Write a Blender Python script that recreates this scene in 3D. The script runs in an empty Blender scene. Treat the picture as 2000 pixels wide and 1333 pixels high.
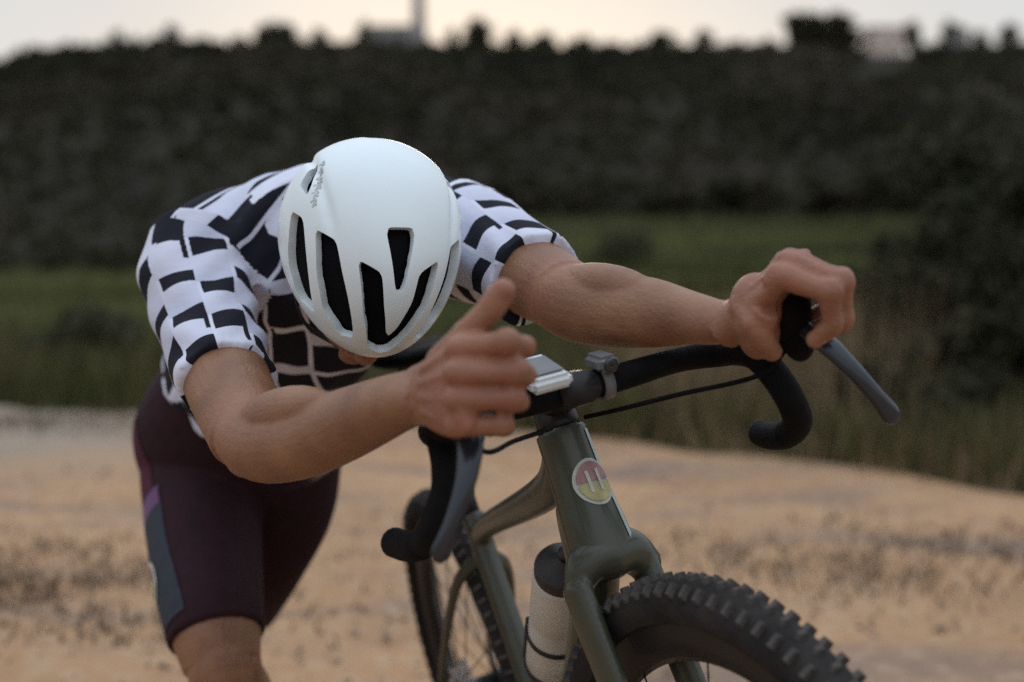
import bpy, bmesh, math, random
import numpy as np
from mathutils import Vector, Matrix, Quaternion, geometry
from mathutils.bvhtree import BVHTree
from mathutils.kdtree import KDTree

rng = np.random.default_rng(7)
random.seed(7)
SC = bpy.context.scene
COL = SC.collection
R = math.radians

# ------------------------------------------------------------------ camera
EYE = 1.036
PITCH = math.atan((666.5 - 480.0) / 2778.0)
cam_d = bpy.data.cameras.new('camera')
cam = bpy.data.objects.new('camera', cam_d)
COL.objects.link(cam)
cam.location = (0, 0, EYE)
cam.rotation_euler = (math.pi / 2 - PITCH, 0, 0)
cam_d.sensor_width = 36.0
cam_d.lens = 50.0
cam_d.clip_start = 0.05
cam_d.clip_end = 3000
cam_d.dof.use_dof = True
cam_d.dof.focus_distance = 1.66
cam_d.dof.aperture_fstop = 2.2
SC.camera = cam

# ------------------------------------------------------------------ sky, sun, exposure
SUN_EL, SUN_AZ = R(6.5), R(-1.5)          # low sun just over the ridge
world = bpy.data.worlds.new('World')
SC.world = world
world.use_nodes = True
wt = world.node_tree
wt.nodes.clear()
w_out = wt.nodes.new('ShaderNodeOutputWorld')
w_bg = wt.nodes.new('ShaderNodeBackground')
w_bg.inputs['Strength'].default_value = 0.1
w_sky = wt.nodes.new('ShaderNodeTexSky')
w_sky.sky_type = 'NISHITA'
w_sky.sun_disc = False
w_sky.sun_elevation = SUN_EL
w_sky.sun_rotation = SUN_AZ
w_sky.air_density = 1.0
w_sky.dust_density = 2.0
w_tc = wt.nodes.new('ShaderNodeTexCoord')
w_sep = wt.nodes.new('ShaderNodeSeparateXYZ')
w_ramp = wt.nodes.new('ShaderNodeValToRGB')
w_noise = wt.nodes.new('ShaderNodeTexNoise')
w_noise.inputs['Scale'].default_value = 2.2
w_noise.inputs['Detail'].default_value = 5
w_nr = wt.nodes.new('ShaderNodeMapRange')
w_mul = wt.nodes.new('ShaderNodeVectorMath'); w_mul.operation = 'SCALE'
w_mul2 = wt.nodes.new('ShaderNodeVectorMath'); w_mul2.operation = 'SCALE'
w_add = wt.nodes.new('ShaderNodeVectorMath'); w_add.operation = 'ADD'
w_ramp.color_ramp.elements[0].position = 0.0
w_ramp.color_ramp.elements[0].color = (0.75, 0.765, 0.77, 1)
e = w_ramp.color_ramp.elements.new(0.3); e.color = (0.66, 0.71, 0.79, 1)
w_ramp.color_ramp.elements[-1].position = 1.0
w_ramp.color_ramp.elements[-1].color = (1.62, 1.78, 2.0, 1)
L = wt.links.new
L(w_tc.outputs['Generated'], w_sep.inputs[0])
L(w_sep.outputs['Z'], w_ramp.inputs['Fac'])
L(w_tc.outputs['Generated'], w_noise.inputs['Vector'])
L(w_noise.outputs['Fac'], w_nr.inputs['Value'])
w_nr.inputs['From Min'].default_value = 0.3; w_nr.inputs['From Max'].default_value = 0.7
w_nr.inputs['To Min'].default_value = 7.6; w_nr.inputs['To Max'].default_value = 9.2
L(w_ramp.outputs['Color'], w_mul.inputs[0]); L(w_nr.outputs['Result'], w_mul.inputs['Scale'])
L(w_sky.outputs['Color'], w_mul2.inputs[0]); w_mul2.inputs['Scale'].default_value = 0.10
L(w_mul.outputs[0], w_add.inputs[0]); L(w_mul2.outputs[0], w_add.inputs[1])
L(w_add.outputs[0], w_bg.inputs['Color'])
L(w_bg.outputs[0], w_out.inputs['Surface'])

sun_d = bpy.data.lights.new('sun', 'SUN')
sun_d.energy = 0.5
sun_d.angle = R(12)
sun_d.color = (1.0, 0.80, 0.62)
sun = bpy.data.objects.new('sun', sun_d)
COL.objects.link(sun)
_sd = Vector((math.sin(SUN_AZ) * math.cos(SUN_EL), math.cos(SUN_AZ) * math.cos(SUN_EL), math.sin(SUN_EL)))
sun.rotation_euler = _sd.to_track_quat('Z', 'Y').to_euler()
sun.location = (0, 0, 60)

SC.view_settings.view_transform = 'Standard'
SC.view_settings.look = 'None'
SC.view_settings.gamma = 1.0
SC.view_settings.use_curve_mapping = False
SC.view_settings.exposure = 0.0
SC.render.engine = 'CYCLES'
SC.cycles.max_bounces = 6
SC.cycles.use_denoising = False

# ------------------------------------------------------------------ helpers
FPX = 2778.0
_fw = Vector((0, math.cos(PITCH), -math.sin(PITCH)))
_up = Vector((0, math.sin(PITCH), math.cos(PITCH)))
_eye = Vector((0, 0, EYE))


def P(px, py, d):
    """world point seen at photo pixel (px, py), d metres away along the view axis"""
    return _eye + d * (_fw + Vector((1, 0, 0)) * ((px - 1000) / FPX) - _up * ((py - 666.5) / FPX))


def tag(o, label=None, cat=None, group=None, kind=None):
    if label: o['label'] = label
    if cat: o['category'] = cat
    if group: o['group'] = group
    if kind: o['kind'] = kind
    return o


def empty(name, loc=(0, 0, 0), parent=None):
    o = bpy.data.objects.new(name, None)
    o.empty_display_size = 0.1
    COL.objects.link(o)
    o.location = loc
    if parent: o.parent = parent
    return o


def link(name, me, mat, parent=None, off=None):
    o = bpy.data.objects.new(name, me)
    COL.objects.link(o)
    if mat is not None and len(me.materials) == 0: me.materials.append(mat)
    if off is not None: me.transform(Matrix.Translation(-Vector(off)))
    if parent: o.parent = parent
    return o


def smooth(me, on=True):
    me.polygons.foreach_set('use_smooth', np.full(len(me.polygons), on, dtype=bool))
    me.update()


def bm_obj(name, bm, mat, parent=None, sm=True, off=None):
    bmesh.ops.recalc_face_normals(bm, faces=bm.faces)
    me = bpy.data.meshes.new(name)
    bm.to_mesh(me); bm.free()
    smooth(me, sm)
    return link(name, me, mat, parent, off)


def np_mesh(name, v, f, sm=False, tint=None):
    """v (n,3), f (m,k) all faces with k corners; tint per face-vertex-domain point float"""
    v = np.asarray(v, dtype=np.float32); f = np.asarray(f, dtype=np.int32)
    me = bpy.data.meshes.new(name)
    k = f.shape[1]
    me.vertices.add(len(v)); me.vertices.foreach_set('co', v.ravel())
    me.loops.add(f.size); me.loops.foreach_set('vertex_index', f.ravel())
    me.polygons.add(len(f))
    me.polygons.foreach_set('loop_start', np.arange(0, f.size, k, dtype=np.int32))
    try: me.polygons.foreach_set('loop_total', np.full(len(f), k, dtype=np.int32))
    except Exception: pass
    me.update(calc_edges=True)
    me.validate()
    if tint is not None:
        a = me.attributes.new('tint', 'FLOAT', 'POINT')
        a.data.foreach_set('value', np.asarray(tint, dtype=np.float32))
    if sm: smooth(me)
    return me


def cat_rom(keys, n):
    """keys: list of tuples of floats; Catmull-Rom through them, n samples"""
    K = np.asarray(keys, dtype=float)
    m = len(K)
    if m == 2:
        t = np.linspace(0, 1, n)[:, None]
        return K[0] * (1 - t) + K[1] * t
    ext = np.vstack([2 * K[0] - K[1], K, 2 * K[-1] - K[-2]])
    out = []
    for s in np.linspace(0, m - 1 - 1e-9, n):
        i = int(s); t = s - i
        p0, p1, p2, p3 = ext[i], ext[i + 1], ext[i + 2], ext[i + 3]
        out.append(.5 * ((2 * p1) + (-p0 + p2) * t + (2 * p0 - 5 * p1 + 4 * p2 - p3) * t * t + (-p0 + 3 * p1 - 3 * p2 + p3) * t ** 3))
    return np.array(out)


def loft_frames(C, ref):
    C = np.asarray(C, dtype=float)
    T = np.gradient(C, axis=0)
    T /= np.linalg.norm(T, axis=1)[:, None] + 1e-12
    ref = np.asarray(ref, dtype=float)
    if ref.ndim == 1: ref = np.repeat(ref[None], len(C), 0)
    S = ref - T * (T * ref).sum(1)[:, None]
    S /= np.linalg.norm(S, axis=1)[:, None] + 1e-12
    O = np.cross(T, S)
    return T, S, O


def loft(bm, keys, ref, seg=20, n=None, cap=True, power=1.0):
    """keys: (x,y,z,a,b) rings; closed tube into bm"""
    K = cat_rom(keys, n) if n else np.asarray(keys, dtype=float)
    C = K[:, :3]
    T, S, O = loft_frames(C, ref)
    rings = []
    for i in range(len(C)):
        ring = []
        for k in range(seg):
            a = 2 * math.pi * k / seg
            ca, sa = math.cos(a), math.sin(a)
            if power != 1.0:
                ca = math.copysign(abs(ca) ** power, ca); sa = math.copysign(abs(sa) ** power, sa)
            ring.append(bm.verts.new(C[i] + S[i] * (K[i, 3] * ca) + O[i] * (K[i, 4] * sa)))
        rings.append(ring)
    for i in range(len(C) - 1):
        for k in range(seg):
            k2 = (k + 1) % seg
            bm.faces.new((rings[i][k], rings[i][k2], rings[i + 1][k2], rings[i + 1][k]))
    if cap:
        for ring, c in ((rings[0], C[0]), (rings[-1], C[-1])):
            v = bm.verts.new(c)
            for k in range(seg):
                bm.faces.new((ring[k], ring[(k + 1) % seg], v))
    return K


def tube(bm, pts, r, ref=(0, 0, 1), seg=10, n=None, r2=None):
    ks = []
    m = len(pts)
    for i, p in enumerate(pts):
        rr = r if r2 is None else r + (r2 - r) * i / (m - 1)
        ks.append((p[0], p[1], p[2], rr, rr))
    loft(bm, ks, ref, seg, n)


def ellipsoid(bm, c, r, rot=None, u=20, v=12):
    m = Matrix.Translation(Vector(c)) @ (rot.to_4x4() if rot is not None else Matrix.Identity(4)) @ Matrix.Diagonal((*r, 1.0))
    bmesh.ops.create_uvsphere(bm, u_segments=u, v_segments=v, radius=1.0, matrix=m)


def box(bm, c, s, rot=None):
    m = Matrix.Translation(Vector(c)) @ (rot.to_4x4() if rot is not None else Matrix.Identity(4)) @ Matrix.Diagonal((s[0], s[1], s[2], 1.0))
    return bmesh.ops.create_cube(bm, size=1.0, matrix=m)['verts']


def lathe(bm, prof, origin, axis, seg=32):
    """prof: list of (radius, along); closed profile loop swept round axis"""
    axis = Vector(axis).normalized()
    a = axis.orthogonal().normalized(); b = axis.cross(a)
    o = Vector(origin)
    rings = []
    for (r, h) in prof:
        rings.append([bm.verts.new(o + axis * h + (a * math.cos(2 * math.pi * k / seg) + b * math.sin(2 * math.pi * k / seg)) * r) for k in range(seg)])
    for i in range(len(rings) - 1):
        for k in range(seg):
            bm.faces.new((rings[i][k], rings[i][(k + 1) % seg], rings[i + 1][(k + 1) % seg], rings[i + 1][k]))
    return rings


def laplace(me, it, lam=0.5):
    n = len(me.vertices)
    co = np.empty(n * 3, dtype=np.float32); me.vertices.foreach_get('co', co); co = co.reshape(-1, 3).astype(np.float64)
    ed = np.empty(len(me.edges) * 2, dtype=np.int32); me.edges.foreach_get('vertices', ed); ed = ed.reshape(-1, 2)
    deg = np.bincount(ed.ravel(), minlength=n).astype(float); deg[deg == 0] = 1
    for i in range(it):
        l_ = lam if i % 2 == 0 else -lam * .96
        acc = np.zeros_like(co)
        for ax in range(3):
            acc[:, ax] = np.bincount(ed[:, 0], co[ed[:, 1], ax], n) + np.bincount(ed[:, 1], co[ed[:, 0], ax], n)
        co += l_ * (acc / deg[:, None] - co)
    me.vertices.foreach_set('co', co.astype(np.float32).ravel())
    me.update()
    return co


def remesh(bm, voxel, it=8, name='m'):
    bmesh.ops.recalc_face_normals(bm, faces=bm.faces)
    me = bpy.data.meshes.new(name + '_src'); bm.to_mesh(me); bm.free()
    o = bpy.data.objects.new(name + '_src', me); COL.objects.link(o)
    md = o.modifiers.new('r', 'REMESH'); md.mode = 'VOXEL'; md.voxel_size = voxel; md.adaptivity = 0
    dg = bpy.context.evaluated_depsgraph_get()
    out = bpy.data.meshes.new_from_object(o.evaluated_get(dg))
    bpy.data.objects.remove(o); bpy.data.meshes.remove(me)
    out.name = name
    laplace(out, it)
    smooth(out)
    return out


def coords(me):
    co = np.empty(len(me.vertices) * 3, dtype=np.float32); me.vertices.foreach_get('co', co)
    return co.reshape(-1, 3).astype(np.float64)


def normals(me):
    co = np.empty(len(me.vertices) * 3, dtype=np.float32); me.vertices.foreach_get('normal', co)
    return co.reshape(-1, 3).astype(np.float64)


def set_coords(me, co):
    me.vertices.foreach_set('co', np.asarray(co, dtype=np.float32).ravel()); me.update()


# ------------------------------------------------------------------ materials
def base_mat(name):
    m = bpy.data.materials.new(name); m.use_nodes = True
    return m, m.node_tree.nodes, m.node_tree.links, m.node_tree.nodes['Principled BSDF']


def material(name, col, rough=0.6, var=0.25, scale=8.0, bump=0.0, bscale=60.0, metal=0.0, coat=0.0, spec=0.5,
             col2=None, tint=False, sss=0.0, sheen=0.0, trans=False):
    m, N, Lk, b = base_mat(name)
    b.inputs['Roughness'].default_value = rough
    b.inputs['Metallic'].default_value = metal
    b.inputs['Coat Weight'].default_value = coat
    b.inputs['Coat Roughness'].default_value = 0.12
    b.inputs['Specular IOR Level'].default_value = spec
    b.inputs['Sheen Weight'].default_value = sheen
    if sss:
        b.inputs['Subsurface Weight'].default_value = sss
        b.inputs['Subsurface Radius'].default_value = (0.012, 0.004, 0.002)
        b.inputs['Subsurface Scale'].default_value = 1.0
    tc = N.new('ShaderNodeTexCoord')
    nz = N.new('ShaderNodeTexNoise'); nz.inputs['Scale'].default_value = scale; nz.inputs['Detail'].default_value = 6
    Lk.new(tc.outputs['Object'], nz.inputs['Vector'])
    mx = N.new('ShaderNodeMix'); mx.data_type = 'RGBA'
    c2 = col2 if col2 else tuple(min(1, c * (1 + var)) for c in col)
    c1 = col if col2 else tuple(c * (1 - var) for c in col)
    mx.inputs['A'].default_value = (*c1, 1); mx.inputs['B'].default_value = (*c2, 1)
    mr = N.new('ShaderNodeMapRange'); mr.inputs['From Min'].default_value = .3; mr.inputs['From Max'].default_value = .7
    Lk.new(nz.outputs['Fac'], mr.inputs['Value']); Lk.new(mr.outputs['Result'], mx.inputs['Factor'])
    out = mx.outputs['Result']
    if tint:
        at = N.new('ShaderNodeAttribute'); at.attribute_name = 'tint'
        sc = N.new('ShaderNodeVectorMath'); sc.operation = 'SCALE'
        Lk.new(out, sc.inputs[0]); Lk.new(at.outputs['Fac'], sc.inputs['Scale']); out = sc.outputs[0]
    Lk.new(out, b.inputs['Base Color'])
    if bump:
        nb = N.new('ShaderNodeTexNoise'); nb.inputs['Scale'].default_value = bscale; nb.inputs['Detail'].default_value = 4
        Lk.new(tc.outputs['Object'], nb.inputs['Vector'])
        bp = N.new('ShaderNodeBump'); bp.inputs['Strength'].default_value = bump; bp.inputs['Distance'].default_value = 0.01
        Lk.new(nb.outputs['Fac'], bp.inputs['Height']); Lk.new(bp.outputs['Normal'], b.inputs['Normal'])
    if trans:
        b.inputs['Transmission Weight'].default_value = 0.25
    return m


def leaf_mat(name, col, col2, scale=3.0):
    m = material(name, col, 0.85, col2=col2, scale=scale, tint=True, spec=0.06)
    b = m.node_tree.nodes['Principled BSDF']
    return m


M_LEAF = leaf_mat('foliage', (.036, .037, .023), (.062, .052, .034), .035)
M_LEAFB = leaf_mat('bush_foliage', (.036, .040, .022), (.072, .066, .040), 1.2)
M_MEADOW = leaf_mat('meadow_grass', (.068, .074, .027), (.104, .108, .042), .08)
M_GRASS = leaf_mat('verge_grass', (.070, .078, .028), (.135, .112, .056), .6)
M_DRY = leaf_mat('dry_grass', (.15, .108, .062), (.28, .20, .12), .8)
M_WEED = leaf_mat('dead_weeds', (.10, .070, .052), (.17, .12, .085), 1.5)
M_BARK = material('bark', (.06, .045, .035), .9, .4, 6)
M_STONE = material('stone_wall', (.26, .24, .23), .9, .25, 1.2, .4, 6)
M_PINK = material('plaster_wall', (.62, .50, .43), .9, .15, .8, .2, 6)
M_ROOF = material('roof_tile', (.22, .12, .09), .85, .3, 1.5)
M_DARKWIN = material('dark_pane', (.02, .022, .026), .2, .1, 4)
M_SKIN = material('skin', (.180, .078, .042), .48, .10, 16, .22, 240, sss=.06, spec=.4, col2=(.275, .140, .074))
def _flush():
    N, Lk = M_SKIN.node_tree.nodes, M_SKIN.node_tree.links
    b = N['Principled BSDF']; src = b.inputs['Base Color'].links[0].from_socket
    a = N.new('ShaderNodeAttribute'); a.attribute_name = 'flush'
    tc = N.new('ShaderNodeTexCoord'); nz = N.new('ShaderNodeTexNoise'); nz.inputs['Scale'].default_value = 42; nz.inputs['Detail'].default_value = 4
    Lk.new(tc.outputs['Object'], nz.inputs['Vector'])
    m = N.new('ShaderNodeMath'); m.operation = 'MULTIPLY'; Lk.new(a.outputs['Fac'], m.inputs[0]); Lk.new(nz.outputs['Fac'], m.inputs[1])
    m2 = N.new('ShaderNodeMath'); m2.operation = 'MULTIPLY'; m2.inputs[1].default_value = 1.5; Lk.new(m.outputs[0], m2.inputs[0])
    mx = N.new('ShaderNodeMix'); mx.data_type = 'RGBA'; Lk.new(m2.outputs[0], mx.inputs['Factor']); Lk.new(src, mx.inputs['A'])
    mx.inputs['B'].default_value = (.34, .115, .085, 1); Lk.new(mx.outputs['Result'], b.inputs['Base Color'])


_flush()
M_HELM = material('helmet_shell', (.70, .78, .81), .34, .02, 12, spec=.5, coat=.15)
M_HELMIN = material('helmet_foam', (.004, .004, .005), .9, .2, 40, .2, 300, spec=.1)
M_STRAP = material('strap_webbing', (.03, .03, .033), .85, .2, 60)
M_GREYMARK = material('grey_print', (.46, .48, .48), .5, .05, 30)
M_BLACK = material('black_tape', (.006, .006, .007), .8, .25, 60, .35, 260, spec=.12)
M_RUBBER = material('tyre_rubber', (.016, .0155, .016), .9, .3, 20, .3, 150, col2=(.038, .034, .032), spec=.15)
M_KNOB = material('knob_rubber', (.050, .046, .045), .85, .3, 30, .2, 200, col2=(.110, .098, .088), spec=.2)
M_CARBON = material('black_carbon', (.012, .012, .013), .48, .2, 30, coat=.1, spec=.3)
M_LEVER = material('lever_metal', (.022, .028, .038), .28, .15, 30, metal=.3, coat=.3)
M_STEEL = material('steel', (.42, .42, .43), .3, .1, 20, metal=1.0)
M_GREEN = material('olive_paint', (.032, .038, .025), .40, .12, 6, coat=.22, spec=.4, col2=(.062, .062, .042))
M_GLOSS = material('painted_gloss', (.30, .36, .34), .35, .08, 20, coat=.4)
M_BOTTLE = material('bottle_plastic', (.66, .63, .58), .45, .06, 12, spec=.4, trans=True)
M_CAP = material('bottle_cap', (.022, .018, .018), .55, .2, 30)
M_WHITEP = material('white_plastic', (.56, .59, .60), .4, .05, 20)
M_GREYP = material('grey_plastic', (.13, .135, .14), .45, .15, 20)
M_SCREEN = material('screen_glass', (.02, .022, .025), .12, .1, 20)
M_BIB = material('bib_fabric', (.018, .0060, .0092), .8, .25, 40, .15, 400, spec=.2, col2=(.028, .008, .013))
M_MAROON = material('maroon_fabric', (.060, .010, .026), .8, .15, 40, .15, 400, spec=.25)
M_SLATE = material('slate_fabric', (.030, .036, .048), .8, .15, 40, .15, 400, spec=.25)
M_PURPLE = material('purple_fabric', (.105, .036, .120), .8, .12, 40, .15, 400, sheen=.1)
M_SHOE = material('shoe_upper', (.03, .03, .032), .5, .2, 30)
M_SOLE = material('shoe_sole', (.05, .045, .04), .8, .2, 30)
M_YEL = material('yellow_print', (.38, .35, .17), .6, .25, 60)
M_CREAM = material('cream_print', (.44, .45, .40), .6, .2, 60)
M_ROSE = material('rose_print', (.29, .155, .155), .55, .3, 60)
M_EYE = material('eye_white', (.7, .68, .65), .3, .03, 10)
M_HAIR = material('dark_hair', (.03, .02, .014), .6, .3, 120)


class NodeMath:
    def __init__(s, tree): s.t = tree
    def __call__(s, op, a, b=None):
        n = s.t.nodes.new('ShaderNodeMath'); n.operation = op
        for i, x in enumerate((a, b)):
            if x is None: continue
            if isinstance(x, (int, float)): n.inputs[i].default_value = x
            else: s.t.links.new(x, n.inputs[i])
        return n.outputs[0]


def jersey_mat():
    m, N, Lk, b = base_mat('jersey_print')
    F = NodeMath(m.node_tree)
    uv = N.new('ShaderNodeUVMap'); uv.uv_map = 'UVMap'
    uv2 = N.new('ShaderNodeUVMap'); uv2.uv_map = 'UVSleeve'
    sa = N.new('ShaderNodeAttribute'); sa.attribute_name = 'sleeve'
    sw = F('GREATER_THAN', sa.outputs['Fac'], 0.0)
    um = N.new('ShaderNodeMix'); um.data_type = 'VECTOR'
    Lk.new(sw, um.inputs['Factor']); Lk.new(uv.outputs[0], um.inputs[4]); Lk.new(uv2.outputs[0], um.inputs[5])
    uvo = um.outputs[1]
    nz = N.new('ShaderNodeTexNoise'); nz.inputs['Scale'].default_value = 9; nz.inputs['Detail'].default_value = 2
    Lk.new(uvo, nz.inputs['Vector'])
    sp = N.new('ShaderNodeSeparateXYZ'); Lk.new(uvo, sp.inputs[0])
    wob = F('MULTIPLY', F('SUBTRACT', nz.outputs['Fac'], .5), .012)
    u = F('DIVIDE', F('ADD', sp.outputs[0], wob), 0.055)
    col = F('FLOOR', u); fu = F('FRACT', u)
    wn = N.new('ShaderNodeTexWhiteNoise'); wn.noise_dimensions = '1D'; Lk.new(col, wn.inputs['W'])
    rnd = wn.outputs['Value']
    par = F('MODULO', F('ABSOLUTE', col), 2.0)
    sk = F('MULTIPLY', F('SUBTRACT', F('MULTIPLY', par, 2.0), 1.0), F('MULTIPLY', F('SUBTRACT', fu, .5), .16))
    v = F('ADD', F('ADD', F('DIVIDE', sp.outputs[1], 0.086), F('MULTIPLY', par, .45)), F('ADD', sk, F('MULTIPLY', rnd, .30)))
    row = F('FLOOR', v); fv = F('FRACT', v)
    wn2 = N.new('ShaderNodeTexWhiteNoise'); wn2.noise_dimensions = '2D'
    cb = N.new('ShaderNodeCombineXYZ'); Lk.new(col, cb.inputs[0]); Lk.new(row, cb.inputs[1]); Lk.new(cb.outputs[0], wn2.inputs['Vector'])
    th = F('ADD', .27, F('MULTIPLY', wn2.outputs['Value'], .24))
    dat = N.new('ShaderNodeAttribute'); dat.attribute_name = 'chest_shade'
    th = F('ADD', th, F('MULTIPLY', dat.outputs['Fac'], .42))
    bar = F('MULTIPLY', F('LESS_THAN', fv, th), F('LESS_THAN', fu, .90))
    side = F('MULTIPLY', F('LESS_THAN', fu, .13), F('LESS_THAN', fv, F('MULTIPLY', F('GREATER_THAN', wn2.outputs['Value'], .50), F('ADD', .50, F('MULTIPLY', rnd, .5)))))
    blk = F('MAXIMUM', bar, side)
    mx = N.new('ShaderNodeMix'); mx.data_type = 'RGBA'
    mx.inputs['A'].default_value = (.66, .67, .77, 1); mx.inputs['B'].default_value = (.014, .014, .022, 1)
    wm = N.new('ShaderNodeMix'); wm.data_type = 'RGBA'
    wm.inputs['A'].default_value = (.64, .65, .76, 1); wm.inputs['B'].default_value = (.40, .42, .55, 1)
    Lk.new(F('MULTIPLY', F('SUBTRACT', 1.0, wn2.outputs['Value']), F('MULTIPLY', fv, .8)), wm.inputs['Factor'])
    Lk.new(wm.outputs['Result'], mx.inputs['A'])
    Lk.new(blk, mx.inputs['Factor']); Lk.new(mx.outputs['Result'], b.inputs['Base Color'])
    b.inputs['Roughness'].default_value = .85; b.inputs['Specular IOR Level'].default_value = .12
    tc = N.new('ShaderNodeTexCoord')
    n2 = N.new('ShaderNodeTexNoise'); n2.inputs['Scale'].default_value = 26; n2.inputs['Detail'].default_value = 4
    Lk.new(tc.outputs['Object'], n2.inputs['Vector'])
    bp = N.new('ShaderNodeBump'); bp.inputs['Strength'].default_value = .35; bp.inputs['Distance'].default_value = .01
    Lk.new(n2.outputs['Fac'], bp.inputs['Height']); Lk.new(bp.outputs[0], b.inputs['Normal'])
    return m


M_JERSEY = jersey_mat()


def ground_mats():
    # dirt track: pale tan earth, darker damp and stony patches
    m, N, Lk, b = base_mat('dirt_track')
    tc = N.new('ShaderNodeTexCoord')
    def noise(s, d=6, dist=0.0):
        n = N.new('ShaderNodeTexNoise'); n.inputs['Scale'].default_value = s; n.inputs['Detail'].default_value = d
        n.inputs['Distortion'].default_value = dist
        Lk.new(tc.outputs['Object'], n.inputs['Vector']); return n.outputs['Fac']
    def mix(a, bcol, fac, lo, hi):
        mr = N.new('ShaderNodeMapRange'); mr.inputs['From Min'].default_value = lo; mr.inputs['From Max'].default_value = hi
        Lk.new(fac, mr.inputs['Value'])
        x = N.new('ShaderNodeMix'); x.data_type = 'RGBA'
        Lk.new(mr.outputs['Result'], x.inputs['Factor'])
        if isinstance(a, tuple): x.inputs['A'].default_value = (*a, 1)
        else: Lk.new(a, x.inputs['A'])
        x.inputs['B'].default_value = (*bcol, 1)
        return x.outputs['Result']
    c = mix((.44, .268, .150), (.36, .212, .115), noise(.9), .35, .65)
    mp = N.new('ShaderNodeMapping'); mp.inputs['Scale'].default_value = (.55, 2.4, 1)
    Lk.new(tc.outputs['Object'], mp.inputs['Vector'])
    nb_ = N.new('ShaderNodeTexNoise'); nb_.inputs['Scale'].default_value = 1.0; nb_.inputs['Detail'].default_value = 7; nb_.inputs['Distortion'].default_value = .5
    Lk.new(mp.outputs[0], nb_.inputs['Vector'])
    c = mix(c, (.235, .165, .125), nb_.outputs['Fac'], .50, .68)
    c = mix(c, (.27, .185, .135), noise(1.7, 8, .6), .56, .74)
    c = mix(c, (.46, .33, .22), noise(14, 6), .52, .78)
    c = mix(c, (.20, .13, .10), noise(38, 5), .60, .80)
    sx = N.new('ShaderNodeSeparateXYZ'); Lk.new(tc.outputs['Object'], sx.inputs[0])
    ma = N.new('ShaderNodeMapRange'); ma.inputs['From Min'].default_value = -.8; ma.inputs['From Max'].default_value = -2.6; ma.interpolation_type = 'SMOOTHSTEP'
    mb = N.new('ShaderNodeMapRange'); mb.inputs['From Min'].default_value = 5.8; mb.inputs['From Max'].default_value = 7.6; mb.interpolation_type = 'SMOOTHSTEP'
    Lk.new(sx.outputs['X'], ma.inputs['Value']); Lk.new(sx.outputs['Y'], mb.inputs['Value'])
    mm = N.new('ShaderNodeMath'); mm.operation = 'MULTIPLY'; Lk.new(ma.outputs['Result'], mm.inputs[0]); Lk.new(mb.outputs['Result'], mm.inputs[1])
    c = mix(c, (.30, .255, .205), mm.outputs[0], 0.0, 1.25)
    Lk.new(c, b.inputs['Base Color']); b.inputs['Roughness'].default_value = .95
    b.inputs['Specular IOR Level'].default_value = .15
    bp = N.new('ShaderNodeBump'); bp.inputs['Strength'].default_value = .9; bp.inputs['Distance'].default_value = .03
    Lk.new(noise(22, 8), bp.inputs['Height']); Lk.new(bp.outputs[0], b.inputs['Normal'])
    g = material('field_soil', (.060, .062, .026), .95, col2=(.095, .085, .045), scale=.5, bump=.5, bscale=4, spec=.04)
    h = material('hill_soil', (.024, .024, .018), .95, col2=(.040, .034, .028), scale=.045, bump=.5, bscale=.6, spec=.02)
    return m, g, h


M_ROAD, M_FIELD, M_HILL = ground_mats()

# ------------------------------------------------------------------ terrain
def sstep(t):
    t = np.clip(t, 0, 1); return t * t * (3 - 2 * t)


RIDGE_PX = np.array([-1500, -600, 0, 60, 130, 300, 600, 900, 1100, 1300, 1500, 1700, 2000, 2600, 3500])
RIDGE_PY = np.array([215, 185, 154, 134, 122, 113, 118, 114, 114, 116, 110, 112, 112, 130, 160])
DR = 260.0


def terr(x, y):
    x = np.asarray(x, dtype=float); y = np.asarray(y, dtype=float)
    px = 1000 + x * FPX / np.maximum(y, 60)
    zr = EYE + (480 - np.interp(px, RIDGE_PX, RIDGE_PY)) * DR / FPX
    right = sstep((px - 700) / 300)
    y0 = 62 + 48 * right
    t = (y - y0) / (DR - y0)
    z = np.where(t > 0, zr * (0.62 * sstep(t) + .38 * np.clip(t, 0, 1)), 0.0)
    z = np.where(y > DR, zr - (y - DR) * .03, z)
    z = z + right * 1.7 * sstep((y - 62) / 48) * (1 - sstep((y - 110) / 60))
    z = z + np.where(t > 0.1, 1.0 * np.sin(x * .06 + y * .03) * np.sin(y * .05 + 1) * np.clip(t * 3, 0, 1) * np.clip((DR - y) / 60, 0, 1), 0)
    # grassy bank to the right of the track
    z = z - .09 * sstep((road_far(x) - .15 - y) / .8)
    z = z + .35 * sstep((x - 1.2) / 3.5) * sstep((y - road_far(x) - .2) / 2.0) * (1 - sstep((y - 14) / 8))
    return z


RF_X = np.array([-30, -8, -3.24, -1, .54, 1.4, 2.13, 3.4, 5.5, 8, 30])
RF_Y = np.array([12, 9.9, 9.0, 8.35, 7.5, 6.75, 5.9, 4.5, 2.4, 0.5, -10])


def road_far(x): return np.interp(x, RF_X, RF_Y)


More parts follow.
